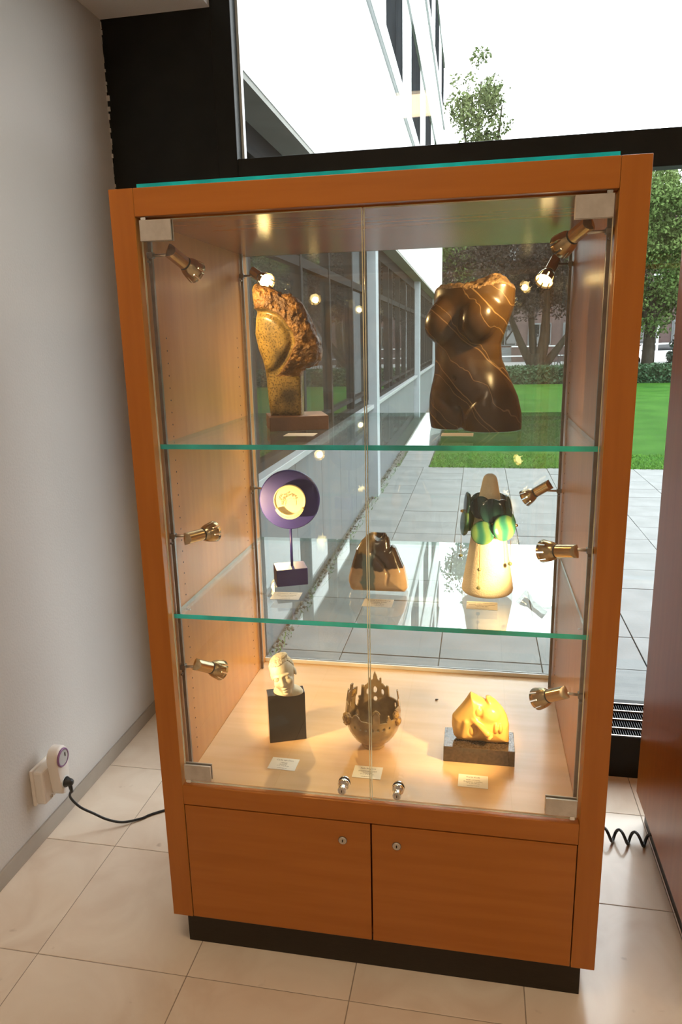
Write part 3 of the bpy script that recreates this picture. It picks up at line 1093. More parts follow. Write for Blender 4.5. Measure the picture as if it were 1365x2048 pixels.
def leaf_fn(x, y, z):
    z = z - 0.041
    p = poly2(x[:, 0, :], z[:, 0, :], FAN)[:, None, :]
    lf = poly2(x[:, 0, :], z[:, 0, :], LEAF)[:, None, :]
    nk = poly2(x[:, 0, :], z[:, 0, :], NECK)[:, None, :]
    outer = 1 / (1 + np.exp(-(lf - 0.004) / 0.0018))          # 1 on the rough rim
    rough = vnoise(x, y, z, 42, 3) + 0.55 * vnoise(x, y, z, 120, 2)
    th = 0.040 - 0.0006 * 0 + 0.18 * np.minimum(0, p + 0.03) * 0
    front = -y - (0.043 * np.sqrt(np.clip(1 - np.exp(p / 0.035), 0, 1)) + 0.010 * outer)
    front = front + 0.25 * np.maximum(0, 0.02 + lf) * 0 + (1 - outer) * (0.010 * np.exp(-((lf + 0.004) / 0.010) ** 2))
    back = y - 0.036 * np.sqrt(np.clip(1 - np.exp(p / 0.03), 0, 1))
    head = smax(smax(front, back, 0.006), p, 0.006) - rough * (0.0080 * outer + 0.0002)
    neck = smax(nk, np.abs(y - 0.004) - 0.026, 0.018)
    return smin(head, neck, 0.012)


def leaf_pick(p):
    c = p.center
    if c.z - 0.041 < 0.112:
        return 0
    return 1 if poly2(np.array([c.x]), np.array([c.z - 0.041]), LEAF)[0] > 0.005 and c.x > -0.092 and not (c.x < -0.06 and c.z < 0.34) else 0


sdf('carved_stone', leaf_fn, (-0.125, -0.08, 0.036), (0.122, 0.065, 0.425), 0.0024, ['ochre_mottled_stone', 'rough_rust_stone'], sc, pick=leaf_pick)

# ---- torso (upper shelf, right)
ts = root('stone_torso', (0.855, 0.395, Z1), 'polished brown stone torso with pale diagonal veins on the upper shelf', 'sculpture')
_ps = math.radians(32)
_zk = np.array([0.0, 0.045, 0.09, 0.14, 0.19, 0.23, 0.28, 0.33, 0.38, 0.42])
_A = np.array([0.131, 0.134, 0.129, 0.113, 0.100, 0.099, 0.110, 0.121, 0.121, 0.108])
_B = np.array([0.082, 0.086, 0.085, 0.078, 0.068, 0.066, 0.070, 0.074, 0.066, 0.052])
_CX = np.array([0.004, 0.000, -0.006, -0.015, -0.025, -0.027, -0.021, -0.014, -0.012, -0.014])


def torso_top(x, y):
    return np.interp(x, [-0.15, -0.10, -0.07, 0.0, 0.03, 0.055, 0.095, 0.12], [0.355, 0.393, 0.388, 0.395, 0.408, 0.413, 0.380, 0.34]) + 0.30 * np.minimum(0, y + 0.03)


def torso_fn(x, y, z):
    A, B, CX = np.interp(z, _zk, _A), np.interp(z, _zk, _B), np.interp(z, _zk, _CX)
    X, Y = x - CX, y
    la = X * math.cos(_ps) - Y * math.sin(_ps)          # to the viewer's right
    de = X * math.sin(_ps) + Y * math.cos(_ps)          # to the back
    q = np.sqrt((la / A) ** 2 + (de / B) ** 2) + 1e-9
    d = (q - 1) * np.minimum(A, B) * 0.9
    # flatter back
    d = smax(d, de - B * 0.85, 0.02)
    for s in (-1, 1):
        br = ell(la, de, z, (s * 0.058, -0.052, 0.293), (0.050, 0.043, 0.056))
        d = smin(d, br, 0.016)
    # belly, groin creases, thighs
    d = smin(d, ell(la, de, z, (0.0, -0.030, 0.135), (0.062, 0.045, 0.075)), 0.03)
    d = smin(d, ell(la, de, z, (0.060, -0.028, 0.02), (0.062, 0.072, 0.12)), 0.03)
    d = smin(d, ell(la, de, z, (-0.060, -0.028, 0.02), (0.060, 0.066, 0.12)), 0.03)
    groove = cap(la, de, z, (0, -0.125, -0.02), (0, -0.085, 0.055), 0.014, 0.006)
    d = smax(d, -groove, 0.016)
    d = smax(d, -cap(la, de, z, (0, -0.12, -0.01), (0, 0.02, -0.004), 0.016, 0.012), 0.008)
    for s in (-1, 1):
        d = smax(d, -cap(la, de, z, (s * 0.012, -0.103, 0.05), (s * 0.085, -0.085, 0.115), 0.004), 0.022)
    d = smax(d, -cap(la, de, z, (0, -0.100, 0.215), (0, -0.088, 0.36), 0.006), 0.022)
    d = smax(d, -ell(la, de, z, (0, -0.083, 0.142), (0.004, 0.006, 0.005)), 0.006)
    # broken top edge
    n = vnoise(x, y, z, 55, 3)
    zt = torso_top(x, y)
    top = (z - zt) * 0.8 + n * 0.007
    d = smax(d, top, 0.004)
    return smax(d, 0.0004 - z, 0.002)


def torso_pick(p):
    c = p.center
    return 1 if p.normal.z > 0.2 and c.z > float(torso_top(c.x, c.y)) - 0.012 else 0


sdf('carved_torso', torso_fn, (-0.165, -0.17, -0.004), (0.155, 0.13, 0.412), 0.0029, ['torso_stone', 'broken_stone'], ts, pick=torso_pick)

# ---- purple disc on a stand (middle shelf, left)
pd = root('disc_sculpture', (0.318, 0.318, Z2), 'purple disc on a thin pole with a glowing ivory medallion in the middle', 'sculpture')
a = math.atan2(0.037, 0.086)
obj('foot_block', xf(box(0, 0.094, 0, 0.076, 0.0003, 0.052, 0.0015), rotz(a, (0.285, 0.276, Z2))), 'purple_lacquer', pd)
obj('pole', xf(lathe([(0.0042, 0.05), (0.0042, 0.175)], 14), Matrix.Translation((0.3185, 0.330, Z2))), 'purple_lacquer', pd, smooth=True)
dc = (0.3195, 0.330, Z2 + 0.2565)
MD = axis_matrix(dc, (0.16, -1, -0.02))
disc = obj('disc', xf(lathe([(0.086, -0.008), (0.0895, -0.005), (0.0895, 0.004), (0.087, 0.0075), (0.03, 0.0095), (0.002, 0.0095)], 72), MD), 'purple_lacquer', pd, smooth=True)
disc.data.set_sharp_from_angle(angle=0.6)
MM = axis_matrix(MD @ Vector((0.002, 0.003, 0.0095)), (0.16, -1, -0.02))
med = obj('medallion', xf(lathe([(0.040, 0.001), (0.0462, 0.004), (0.0474, 0.014), (0.0464, 0.0185), (0.0448, 0.0185), (0.0438, 0.016), (0.040, 0.0145), (0.002, 0.0145)], 56), MM), 'ivory_ceramic', pd, smooth=True)
med.data.set_sharp_from_angle(angle=0.5)
# medallion picture: curly hair over a thin facial outline
_m3 = np.array(MM)
_ux = np.array([1, 0.16, 0.0]) / math.hypot(1, 0.16)
_uz = np.array([0, 0, 1.0])
_n = np.array([0.16, -1, -0.02]) / np.linalg.norm([0.16, -1, -0.02])
_mc = np.array(MM @ Vector((0, 0, 0.0150)))


def on_med(u, w, lift=0.0):
    return tuple(_mc + _ux * u + _uz * w + _n * lift)


curls = []
r_ = random.Random(2)
hair_c = [(-0.027, 0.012), (-0.024, 0.003), (-0.022, -0.004), (-0.022, 0.018), (-0.017, 0.010), (-0.018, 0.0), (-0.013, 0.019), (-0.012, 0.010), (-0.006, 0.022), (-0.006, 0.014), (0.0, 0.025), (0.001, 0.017), (0.007, 0.019), (0.013, 0.018), (0.018, 0.013), (0.010, 0.014), (0.020, 0.007), (-0.021, -0.010), (-0.029, 0.006), (-0.016, 0.005)]
for (u, w) in hair_c:
    rr = r_.uniform(0.0028, 0.0044)
    ph = r_.uniform(0, 6.28)
    pts = [on_med(u + rr * (1 - t / 16) * math.cos(ph + t * .62), w + rr * (1 - t / 16) * math.sin(ph + t * .62), 0.0004) for t in range(15)]
    curls.append(tube(pts, 0.00042, 5))
for path in ([(-0.012, 0.006), (-0.014, -0.004), (-0.013, -0.016)], [(-0.002, 0.006), (0.002, 0.008), (0.006, 0.007)], [(0.010, 0.007), (0.013, 0.005), (0.015, 0.006)], [(0.019, 0.004), (0.019, -0.004), (0.018, -0.013)], [(-0.008, 0.004), (-0.010, -0.004), (-0.011, -0.010)]):
    curls.append(tube([on_med(u, w, 0.0003) for u, w in path], 0.00032, 5))
obj('drawn_portrait', join(*curls), 'ink_soft', med)
# holder lip below the medallion, with its lettering
lip = []
_lv, _lf = [], []
for k in range(25):
    t = math.radians(-150 + k * 120 / 24)
    for rr, dpt in ((0.0405, 0.016), (0.0405, 0.0275), (0.0535, 0.0275), (0.0535, 0.016)):
        rr2 = rr if rr < 0.05 else rr - 0.0075 * abs(math.cos(t)) ** 2
        c = _mc + (_ux * math.cos(t) + _uz * math.sin(t)) * rr2 + _n * (dpt - 0.015)
        _lv.append(c)
for k in range(24):
    for j in range(4):
        _lf.append((k * 4 + j, k * 4 + (j + 1) % 4, k * 4 + 4 + (j + 1) % 4, k * 4 + 4 + j))
_lf += [(3, 2, 1, 0), (96, 97, 98, 99)]
hold = obj('holder_lip', (np.array(_lv), _lf), 'ivory_ceramic', pd)
tg = []
for k, ch in enumerate('Pan multi luna'):
    if ch == ' ':
        continue
    t = math.radians(-124 + k * 5.2)
    g = text_geo(ch, 0.0075)
    if not len(g[0]):
        continue
    c = _mc + (_ux * math.cos(t) + _uz * math.sin(t)) * 0.0468 + _n * (0.0128)
    lean = t + math.pi / 2
    ex = _ux * math.cos(lean) + _uz * math.sin(lean)
    ez = -_ux * math.sin(lean) + _uz * math.cos(lean)
    tg.append((np.array([c + ex * p[0] + ez * p[1] for p in g[0]]), g[1]))
obj('lettering', join(*tg), 'ink_soft', hold)

# ---- two-tone polished stone (middle shelf, centre)
zs_ = root('two_tone_stone', (0.59, 0.315, Z2), 'polished tan and near-black stone with a blue-grey stripe', 'sculpture')
STN = [(-0.092, 0.040), (-0.093, 0.024), (-0.087, 0.004), (-0.078, -0.004), (0.0, -0.004), (0.078, -0.003), (0.084, 0.011), (0.082, 0.031), (0.073, 0.067), (0.061, 0.093), (0.047, 0.128), (0.036, 0.136), (0.032, 0.131), (0.030, 0.146), (0.026, 0.161), (0.017, 0.169), (0.002, 0.171), (-0.019, 0.171), (-0.034, 0.166), (-0.054, 0.145), (-0.069, 0.121), (-0.081, 0.083)]


def stone_fn(x, y, z):
    p = poly2(x[:, 0, :], z[:, 0, :], STN)[:, None, :]
    w = np.sqrt(np.clip(1 - np.exp(np.minimum(p, 0) / 0.022), 0, 1))
    yb = y + 0.012 - 0.10 * np.maximum(z - 0.03, 0) * 0.6
    d = smax(p, np.abs(yb) - (0.052 - 0.14 * z) * w - 0.001, 0.01)
    lines = ([(0.039, 0.141), (0.043, 0.108), (0.061, 0.07), (0.068, 0.008)], [(-0.019, 0.116), (-0.003, 0.103), (0.014, 0.085), (0.028, 0.056), (0.022, 0.014)], [(-0.02, 0.16), (-0.019, 0.116), (-0.022, 0.08)])
    for L_, r in zip(lines, (0.006, 0.003, 0.003)):
        for (x0, z0), (x1, z1) in zip(L_[:-1], L_[1:]):
            yy0 = -0.012 + 0.06 * max(z0 - 0.03, 0) - (0.050 - 0.14 * z0)
            yy1 = -0.012 + 0.06 * max(z1 - 0.03, 0) - (0.050 - 0.14 * z1)
            d = smax(d, -cap(x, y, z, (x0, yy0, z0), (x1, yy1, z1), r), 0.005)
    d = smax(d, -ell(x, y, z, (0.0, -0.022, 0.170), (0.018, 0.030, 0.020)), 0.006)
    return smax(d, 0.0004 - z, 0.003)


sdf('carved_stone', stone_fn, (-0.105, -0.08, -0.004), (0.097, 0.07, 0.185), 0.0019, 'zoned_stone', zs_)

# ---- cream cone with green glazed discs and chains (middle shelf, right)
cn = root('cone_sculpture', (0.898, 0.320, Z2), 'cream cone hung with overlapping green glazed discs and bead chains', 'sculpture')
cprof = [(0.060, 0.0003), (0.067, 0.002), (0.0715, 0.007), (0.0725, 0.013), (0.0700, 0.030), (0.0605, 0.090), (0.0490, 0.165), (0.0370, 0.235), (0.0270, 0.290), (0.0215, 0.318), (0.0190, 0.330), (0.0150, 0.338), (0.0085, 0.3425), (0.001, 0.344)]
obj('cone', xf(lathe(cprof, 64), Matrix.Translation((0.898, 0.320, Z2))), 'cream_ceramic', cn, smooth=True)


def lens(r, th, n=40):
    pr = []
    for k in range(13):
        t = -math.pi / 2 + math.pi * k / 12
        pr.append((max(r - th + th * math.cos(t) if abs(t) < 1.57 else 0.0005, 0.0005), th * math.sin(t)))
    pr = [(0.0005, -th * 1.15)] + [(r * 0.55, -th * 1.1)] + pr[1:-1] + [(r * 0.55, th * 1.1), (0.0005, th * 1.15)]
    return lathe(pr, n)


# angle about the cone (0 = towards the viewer, positive = to the right), lift, radius, tilt of the top towards the cone, glaze
DISCS = [(-30, 0.256, 0.0315, 0.048, 0.25, 'dark_teal_glaze'), (6, 0.250, 0.0345, 0.058, 0.22, 'dark_teal_glaze'), (44, 0.247, 0.032, 0.050, 0.25, 'dark_teal_glaze'),
         (-14, 0.192, 0.0330, 0.072, 0.20, 'green_marbled_glaze'), (31, 0.206, 0.0360, 0.076, 0.12, 'green_marbled_glaze'),
         (-80, 0.260, 0.033, 0.062, 0.10, 'dark_teal_glaze'), (-76, 0.206, 0.037, 0.069, 0.10, 'green_marbled_glaze'),
         (98, 0.250, 0.033, 0.052, 0.15, 'dark_teal_glaze'), (150, 0.250, 0.033, 0.052, 0.15, 'dark_teal_glaze'), (-145, 0.250, 0.033, 0.052, 0.15, 'dark_teal_glaze'),
         (120, 0.200, 0.034, 0.064, 0.15, 'green_marbled_glaze'), (175, 0.200, 0.034, 0.064, 0.15, 'green_marbled_glaze'), (-130, 0.200, 0.034, 0.064, 0.15, 'green_marbled_glaze')]
for an, zz, rr, rad, tl, mt in DISCS:
    t = math.radians(an)
    n = Vector((math.sin(t), -math.cos(t), tl))
    c = Vector((0.898 + rad * math.sin(t), 0.320 - rad * math.cos(t), Z2 + zz))
    obj('glazed_disc', xf(lens(rr, 0.0052), axis_matrix(c, n)), mt, cn, smooth=True)
for an, rad, zt_, zb, br in ((-72, 0.080, 0.172, 0.112, 0.0060), (-17, 0.082, 0.162, 0.090, 0.0058), (-17, 0.086, 0.086, 0.038, 0.0062), (44, 0.084, 0.172, 0.104, 0.0066)):
    t = math.radians(an)
    x, y = 0.898 + rad * math.sin(t), 0.320 - rad * math.cos(t)
    links = []
    nlk = int((zt_ - zb) / 0.0036)
    for k in range(nlk):
        links.append(xf(lathe([(0.0004, -0.0016), (0.0013, 0.0), (0.0004, 0.0016)], 6), Matrix.Translation((x, y, Z2 + zb + 0.004 + k * 0.0036))))
    ch = obj('bead_chain', join(*links), 'brass_chain', cn)
    bead = lathe([(0.0004, -br * .8), (br * .7, -br * .6), (br, 0), (br * .7, br * .6), (0.0004, br * .8)], 14)
    obj('bead', xf(bead, Matrix.Translation((x, y, Z2 + zb))), 'bead_glass', ch, smooth=True)
for an, zz in ((-92, 0.235), (88, 0.198)):
    t = math.radians(an)
    c = Vector((0.898 + 0.074 * math.sin(t), 0.320 - 0.074 * math.cos(t), Z2 + zz))
    obj('copper_rivet', xf(lathe([(0.0045, -0.004), (0.005, 0.0), (0.003, 0.005), (0.0005, 0.006)], 12), axis_matrix(c, (math.sin(t), -math.cos(t), 0))), 'brass_chain', cn, smooth=True)

# ---- bust on a black block (case floor, left)
bs = root('bust', (0.298, 0.288, Z3), 'small pale clay head tilted on a tall black stone block', 'sculpture')
a = math.radians(22)
obj('stone_block', xf(box(0, 0.115, 0, 0.046, 0.0003, 0.1605, 0.0012), rotz(a, (0.247, 0.249, Z3))), 'black_granite', bs)
BC = np.array([-0.008 + 0.0, -0.010, 0.1605 + 0.062])


def head_local(x, y, z):
    X, Y, Z = x - BC[0], y - BC[1], z - BC[2]
    c_, s_ = math.cos(math.radians(17)), math.sin(math.radians(17))      # undo the roll
    X, Z = X * c_ + Z * s_, -X * s_ + Z * c_
    c_, s_ = math.cos(math.radians(9)), math.sin(math.radians(9))        # undo the turn to the right
    X, Y = X * c_ + Y * s_, -X * s_ + Y * c_
    return X, Y, Z


def face_sdf(X, Y, Z):
    d = ell(X, Y, Z, (0, 0.009, 0.013), (0.0365, 0.044, 0.046))
    d = smin(d, ell(X, Y, Z, (0, -0.006, -0.022), (0.0275, 0.032, 0.034)), 0.012)
    d = smin(d, ell(X, Y, Z, (0, -0.026, -0.050), (0.012, 0.010, 0.009)), 0.010)
    for s in (-1, 1):
        d = smax(d, -ell(X, Y, Z, (s * 0.0155, -0.040, 0.000), (0.0105, 0.010, 0.0075)), 0.006)
        d = smin(d, ell(X, Y, Z, (s * 0.0155, -0.0285, 0.0005), (0.0085, 0.0062, 0.0055)), 0.0012)
        d = smax(d, -ell(X, Y, Z, (s * 0.0150, -0.0350, 0.0005), (0.0026, 0.0018, 0.0026)), 0.0012)
        d = smin(d, cap(X, Y, Z, (s * 0.006, -0.0355, 0.0085), (s * 0.025, -0.0295, 0.0085), 0.0022), 0.006)
        d = smin(d, ell(X, Y, Z, (s * 0.019, -0.026, -0.016), (0.010, 0.008, 0.010)), 0.010)
        d = smin(d, ell(X, Y, Z, (s * 0.0365, 0.010, -0.002), (0.0045, 0.009, 0.014)), 0.003)
        d = smin(d, ell(X, Y, Z, (s * 0.0055, -0.0385, -0.0195), (0.0042, 0.0042, 0.0036)), 0.003)
    d = smin(d, cap(X, Y, Z, (0, -0.034, 0.006), (0, -0.0435, -0.0185), 0.0036, 0.0056), 0.005)
    d = smin(d, ell(X, Y, Z, (0, -0.0365, -0.0325), (0.0105, 0.0050, 0.0028)), 0.002)
    d = smin(d, ell(X, Y, Z, (0, -0.0355, -0.0392), (0.0085, 0.0050, 0.0030)), 0.002)
    d = smax(d, -cap(X, Y, Z, (-0.0100, -0.0405, -0.0357), (0.0100, -0.0405, -0.0357), 0.0014), 0.002)
    return d


def bust_fn(x, y, z):
    X, Y, Z = head_local(x, y, z)
    d = face_sdf(X, Y, Z)
    neck = cap(x, y, z, (BC[0] - 0.002, BC[1] + 0.008, 0.165), (BC[0], BC[1] + 0.008, BC[2] - 0.02), 0.026, 0.022)
    d = smin(d, neck, 0.010)
    base = ell(x, y, z, (0.004, 0.000, 0.1605), (0.047, 0.032, 0.024))
    d = smin(d, base, 0.010)
    return smax(d, 0.1607 - z, 0.001)


clay = sdf('clay_head', bust_fn, (-0.075, -0.07, 0.156), (0.06, 0.065, 0.30), 0.0014, 'bust_clay', bs)


def hair_fn(x, y, z):
    X, Y, Z = head_local(x, y, z)
    d = ell(X, Y, Z, (0, 0.010, 0.015), (0.0375, 0.0450, 0.0470)) - 0.0016 * vnoise(x, y, z, 260, 2) - 0.0012
    hairline = 0.040 - Z - np.clip(Y + 0.005, 0, 0.05) * 1.6 + 0.004 * vnoise(x, y, z, 60, 2)
    d = smax(d, hairline * 0.7, 0.003)
    bun = ell(X, Y, Z, (0.010, 0.006, 0.056), (0.022, 0.020, 0.010)) - 0.0016 * vnoise(x, y, z, 240, 2)
    return smin(d, bun, 0.005)


sdf('hair', hair_fn, (-0.08, -0.065, 0.19), (0.06, 0.07, 0.31), 0.0014, 'bust_hair', clay)

# ---- castle bowl (case floor, centre)
cb = root('castle_bowl', (0.566, 0.293, Z3), 'round ceramic bowl whose rim rises into castle gables and towers', 'sculpture')
NT, NZ = 264, 100
zr = np.concatenate([np.linspace(0.0, 0.012, 5)[:-1], np.linspace(0.012, 0.214, NZ)])
RZ = lambda z: np.interp(z, [0, 0.003, 0.011, 0.016, 0.03, 0.045, 0.062, 0.08, 0.10, 0.118, 0.15, 0.19, 0.22], [0.034, 0.0365, 0.0365, 0.040, 0.0575, 0.0685, 0.0770, 0.0825, 0.0850, 0.0850, 0.0815, 0.0755, 0.072])


def adiff(t, c):
    return (t - c + 180) % 360 - 180


def rim(t):
    """Rim height at angle t (degrees, -90 = front, 90 = back)."""
    h = 0.128
    f = abs(adiff(t, -90))
    if f < 62:
        h = 0.118 + 0.004 * math.cos(math.radians(t * 3))
        for c, top, w in ((-76, 0.150, 7.5), (-118, 0.132, 8.5), (-48, 0.128, 5)):
            a_ = abs(adiff(t, c))
            if a_ < w:
                h = max(h, top - 0.010 * (a_ / w) ** 2 if a_ > 2.2 else top + 0.006)
    b = adiff(t, 93)
    if abs(b) < 33:
        h = 0.166 if abs(b) > 27 else 0.158 + 0.030 * max(0, 1 - abs(b) / 25) ** 0.9
        if abs(abs(b) - 13) < 2.4:
            h = 0.187
        if abs(b) < 5.5:
            h = 0.190 + 0.022 * (1 - abs(b) / 5.5)
    l = adiff(t, 180)
    if abs(l) < 30:
        h = 0.150
        if -26 < l < -16 or 4 < l < 12:
            h = 0.186
        if -16 <= l <= 4:
            h = 0.168
    if 18 < l < 27 and False:
        h = 0.17
    l2 = adiff(t, 146)
    if abs(l2) < 8:
        h = 0.165
    rr = adiff(t, 0)
    if abs(rr) < 26:
        h = 0.142
        if 0 < rr < 8:
            h = 0.186
        if -10 < rr <= 0:
            h = 0.160
    return h


def hole(t, z):
    for c, z0, wd, hh in ((93, 0.145, 4.2, 0.012), (76, 0.138, 3.6, 0.011), (110, 0.138, 3.6, 0.011), (93, 0.112, 4.2, 0.009), (137, 0.118, 5.5, 0.022), (157, 0.112, 2.5, 0.020), (172, 0.140, 2.4, 0.012), (-6, 0.130, 2.4, 0.010), (14, 0.120, 3.0, 0.014), (40, 0.110, 4, 0.010)):
        if (adiff(t, c) / wd) ** 2 + ((z - z0) / hh) ** 2 < 1:
            return True
    for k in range(7):
        c = -122 + k * 12.5
        if abs(adiff(t, c)) < 2.6 and 0.089 < z < 0.1005 - 0.0015 * abs(adiff(t, c)):
            return True
    return False


bv, bf, bidx = [], [], {}
for i in range(NT):
    t0 = 360 * i / NT
    for j, z in enumerate(zr):
        r_ = RZ(z)
        bv.append((0.566 + r_ * math.cos(math.radians(t0)), 0.293 + r_ * math.sin(math.radians(t0)), Z3 + 0.0003 + z))
nz_ = len(zr)
for i in range(NT):
    tm = 360 * (i + 0.5) / NT
    hm = rim(tm)
    for j in range(nz_ - 1):
        zm = (zr[j] + zr[j + 1]) / 2
        if zm < hm and not hole(tm, zm):
            k = (i + 1) % NT
            bf.append((i * nz_ + j, k * nz_ + j, k * nz_ + j + 1, i * nz_ + j + 1))
bf.append(tuple(i * nz_ for i in range(NT - 1, -1, -1)))
used = sorted({i for q in bf for i in q})
mp_ = {o: n for n, o in enumerate(used)}
bw = obj('bowl', ([bv[i] for i in used], [tuple(mp_[i] for i in q) for q in bf]), 'bowl_glaze', cb, smooth=True)
sm_ = bw.modifiers.new('wall', 'SOLIDIFY')
sm_.thickness = 0.0045
sm_.offset = -1
for an, zz, rr, flat in ((-148, 0.108, 0.019, 0.6), (-160, 0.092, 0.014, 0.6), (150, 0.150, 0.015, 0.6), (-28, 0.128, 0.013, 0.6), (-22, 0.105, 0.014, 0.6)):
    t = math.radians(an)
    rad = float(RZ(zz)) + 0.001
    bm = bmesh.new()
    bmesh.ops.create_icosphere(bm, subdivisions=4, radius=1)
    g = bm_geo(bm)
    v = g[0]
    nn = vnoise(v[:, 0] + an, v[:, 1], v[:, 2], 3.2, 3)
    v = v * (1 + 0.32 * nn)[:, None] * np.array([rr, rr * flat, rr])
    M = rotz(t + math.pi / 2, (0.566 + rad * math.cos(t), 0.293 + rad * math.sin(t), Z3 + zz))
    obj('modelled_tree', xf((v, g[1]), M), 'tree_glaze', cb, smooth=True)
for an in (-76, -118):
    t = math.radians(an)
    top = 0.166 if an == -76 else 0.144
    pts = []
    for k in range(9):
        w = math.radians(an) + math.radians(7) * math.cos(math.pi * k / 8)
        rad = float(RZ(0.12)) + 0.0015
        pts.append((0.566 + rad * math.cos(w), 0.293 + rad * math.sin(w), Z3 + top - 0.020 + 0.012 * math.sin(math.pi * k / 8)))
    obj('gable_moulding', tube(pts, 0.0022, 8), 'bowl_glaze', cb, smooth=True)

# ---- reclining face (case floor, right)
rf = root('reclining_face', (0.885, 0.288, Z3), 'yellow stone face lying on its side on a dark granite slab', 'sculpture')
obj('granite_base', box(0.7825, 0.9875, 0.234, 0.343, Z3 + 0.0003, 0.6025, 0.0012), 'brown_granite', rf)
FACE = [(-0.082, 0.047), (-0.08, 0.076), (-0.054, 0.111), (-0.04, 0.133), (-0.028, 0.154), (-0.007, 0.143), (0.016, 0.132), (0.015, 0.143), (0.027, 0.145), (0.044, 0.134), (0.067, 0.109), (0.079, 0.086), (0.086, 0.06), (0.088, 0.002), (0.056, -0.003), (0.032, -0.004), (0.005, -0.001), (-0.019, -0.003), (-0.064, -0.001), (-0.076, 0.013)]


def recl_fn(x, y, z):
    z = z - 0.0492
    p = poly2(x[:, 0, :], z[:, 0, :], FACE)[:, None, :]
    w = np.sqrt(np.clip(1 - np.exp(np.minimum(p, 0) / 0.030), 0, 1))
    d = smax(np.broadcast_to(p, x.shape), np.maximum(-y - 0.040 * w, y - 0.034 * w), 0.006)
    # nose: a wedge from between the eyes to the tip, wing and nostril at its end
    d = smin(d, cap(x, y, z, (-0.020, -0.030, 0.080), (0.022, -0.050, 0.050), 0.0065, 0.0105), 0.005)
    d = smin(d, ell(x, y, z, (0.029, -0.044, 0.036), (0.011, 0.012, 0.010)), 0.004)
    # eye hollows with heavy closed lids
    for ex, ez, sc_ in ((-0.020, 0.043, 1.0), (-0.004, 0.104, 0.9)):
        d = smax(d, -ell(x, y, z, (ex + 0.003, -0.046, ez), (0.019 * sc_, 0.024, 0.026 * sc_)), 0.004)
        d = smin(d, ell(x, y, z, (ex - 0.001, -0.0235, ez), (0.0125 * sc_, 0.0105, 0.0195 * sc_)), 0.0015)
        d = smax(d, -cap(x, y, z, (ex + 0.004, -0.0335, ez - 0.017), (ex + 0.0085, -0.0335, ez + 0.013), 0.0016), 0.0015)
    # brow ridge on the forehead side, cheek on the other
    d = smin(d, cap(x, y, z, (-0.046, -0.027, 0.022), (-0.040, -0.033, 0.070), 0.0055), 0.010)
    d = smin(d, ell(x, y, z, (0.030, -0.026, 0.098), (0.026, 0.016, 0.024)), 0.010)
    d = smax(d, -ell(x, y, z, (0.037, -0.054, 0.028), (0.0050, 0.012, 0.0085)), 0.002)
    # lips
    d = smin(d, ell(x, y, z, (0.047, -0.034, 0.060), (0.0065, 0.009, 0.017)), 0.003)
    d = smin(d, ell(x, y, z, (0.060, -0.031, 0.058), (0.0065, 0.009, 0.015)), 0.003)
    d = smax(d, -cap(x, y, z, (0.0535, -0.043, 0.044), (0.0540, -0.043, 0.074), 0.0018), 0.002)
    # finger lobe at the top right
    d = smax(d, -cap(x, y, z, (0.013, -0.05, 0.140), (0.026, -0.05, 0.126), 0.004), 0.004)
    return smax(d, 0.0003 - z, 0.002)


sdf('carved_face', recl_fn, (-0.095, -0.075, 0.044), (0.10, 0.05, 0.212), 0.0019, 'ochre_stone', rf)

# ---- name cards
CARDS = [
    ((0.385, 0.229, Z1), 0.02, [], 'white name card in front of the leaf-shaped stone sculpture'),
    ((0.809, 0.235, Z1), 0.0, [], 'name card in front of the veined stone torso'),
    ((0.331, 0.208, Z2), 0.05, ['Christien Bakker', 'PAN MULTI LUNA', 'keramiek en hout', '37 x 18 cm', 'www.bakker.nl'], 'white name card before the purple foot block'),
    ((0.600, 0.185, Z2), 0.0, ['Ronny Langenberg', 'ZONDER TITEL', 'speksteen', '17 x 18 x 8 cm', 'www.langenberg.nl'], 'name card in front of the two-tone stone'),
    ((0.883, 0.200, Z2), -0.02, ['Ronnie van Vlaanderen', 'KEGEL MET SCHIJVEN', 'keramiek, glas', '34 x 15 cm', 'www.vlaanderen.nl'], 'name card in front of the cream cone'),
    ((0.3185, 0.147, Z3), -0.02, ['Carla van Dam', 'HEDJE', 'keramiek', '15 x 15 x 8 cm', 'carlavandam.nl'], 'white name card in front of the black block of the bust'),
    ((0.570, 0.143, Z3), 0.0, ['Ada Rippens', 'DORPSGEZICHT', 'keramiek', '17 x 17 x 21 cm', 'info@rippens.nl'], 'yellow-lit name card in front of the castle bowl'),
    ((0.870, 0.146, Z3), -0.01, ['Karin Kolk', 'BERUSTING', 'Braziliaans speksteen', '19 x 19 x 8 cm', 'www.karinkolk.nl'], 'name card in front of the reclining face slab'),
]
for (cx, cy, cz), ang, lines, lab in CARDS:
    M = rotz(ang, (cx, cy, cz))
    cd = obj('name_card', xf(box(-0.0415, 0.0415, -0.0295, 0.0295, 0.0003, 0.0009), M), 'paper', None, label=lab, cat='card', group='name cards in the display case', origin=(cx, cy, cz))
    g = []
    for ln, (yy, sz) in zip(lines, ((0.018, 0.0088), (0.004, 0.0074), (-0.0035, 0.0062), (-0.0105, 0.0062), (-0.0215, 0.0048))):
        g.append(xf(text_geo(ln, sz), M @ Matrix.Translation((0, yy, 0.00105))))
    if g:
        obj('lettering', join(*g), 'ink', cd)

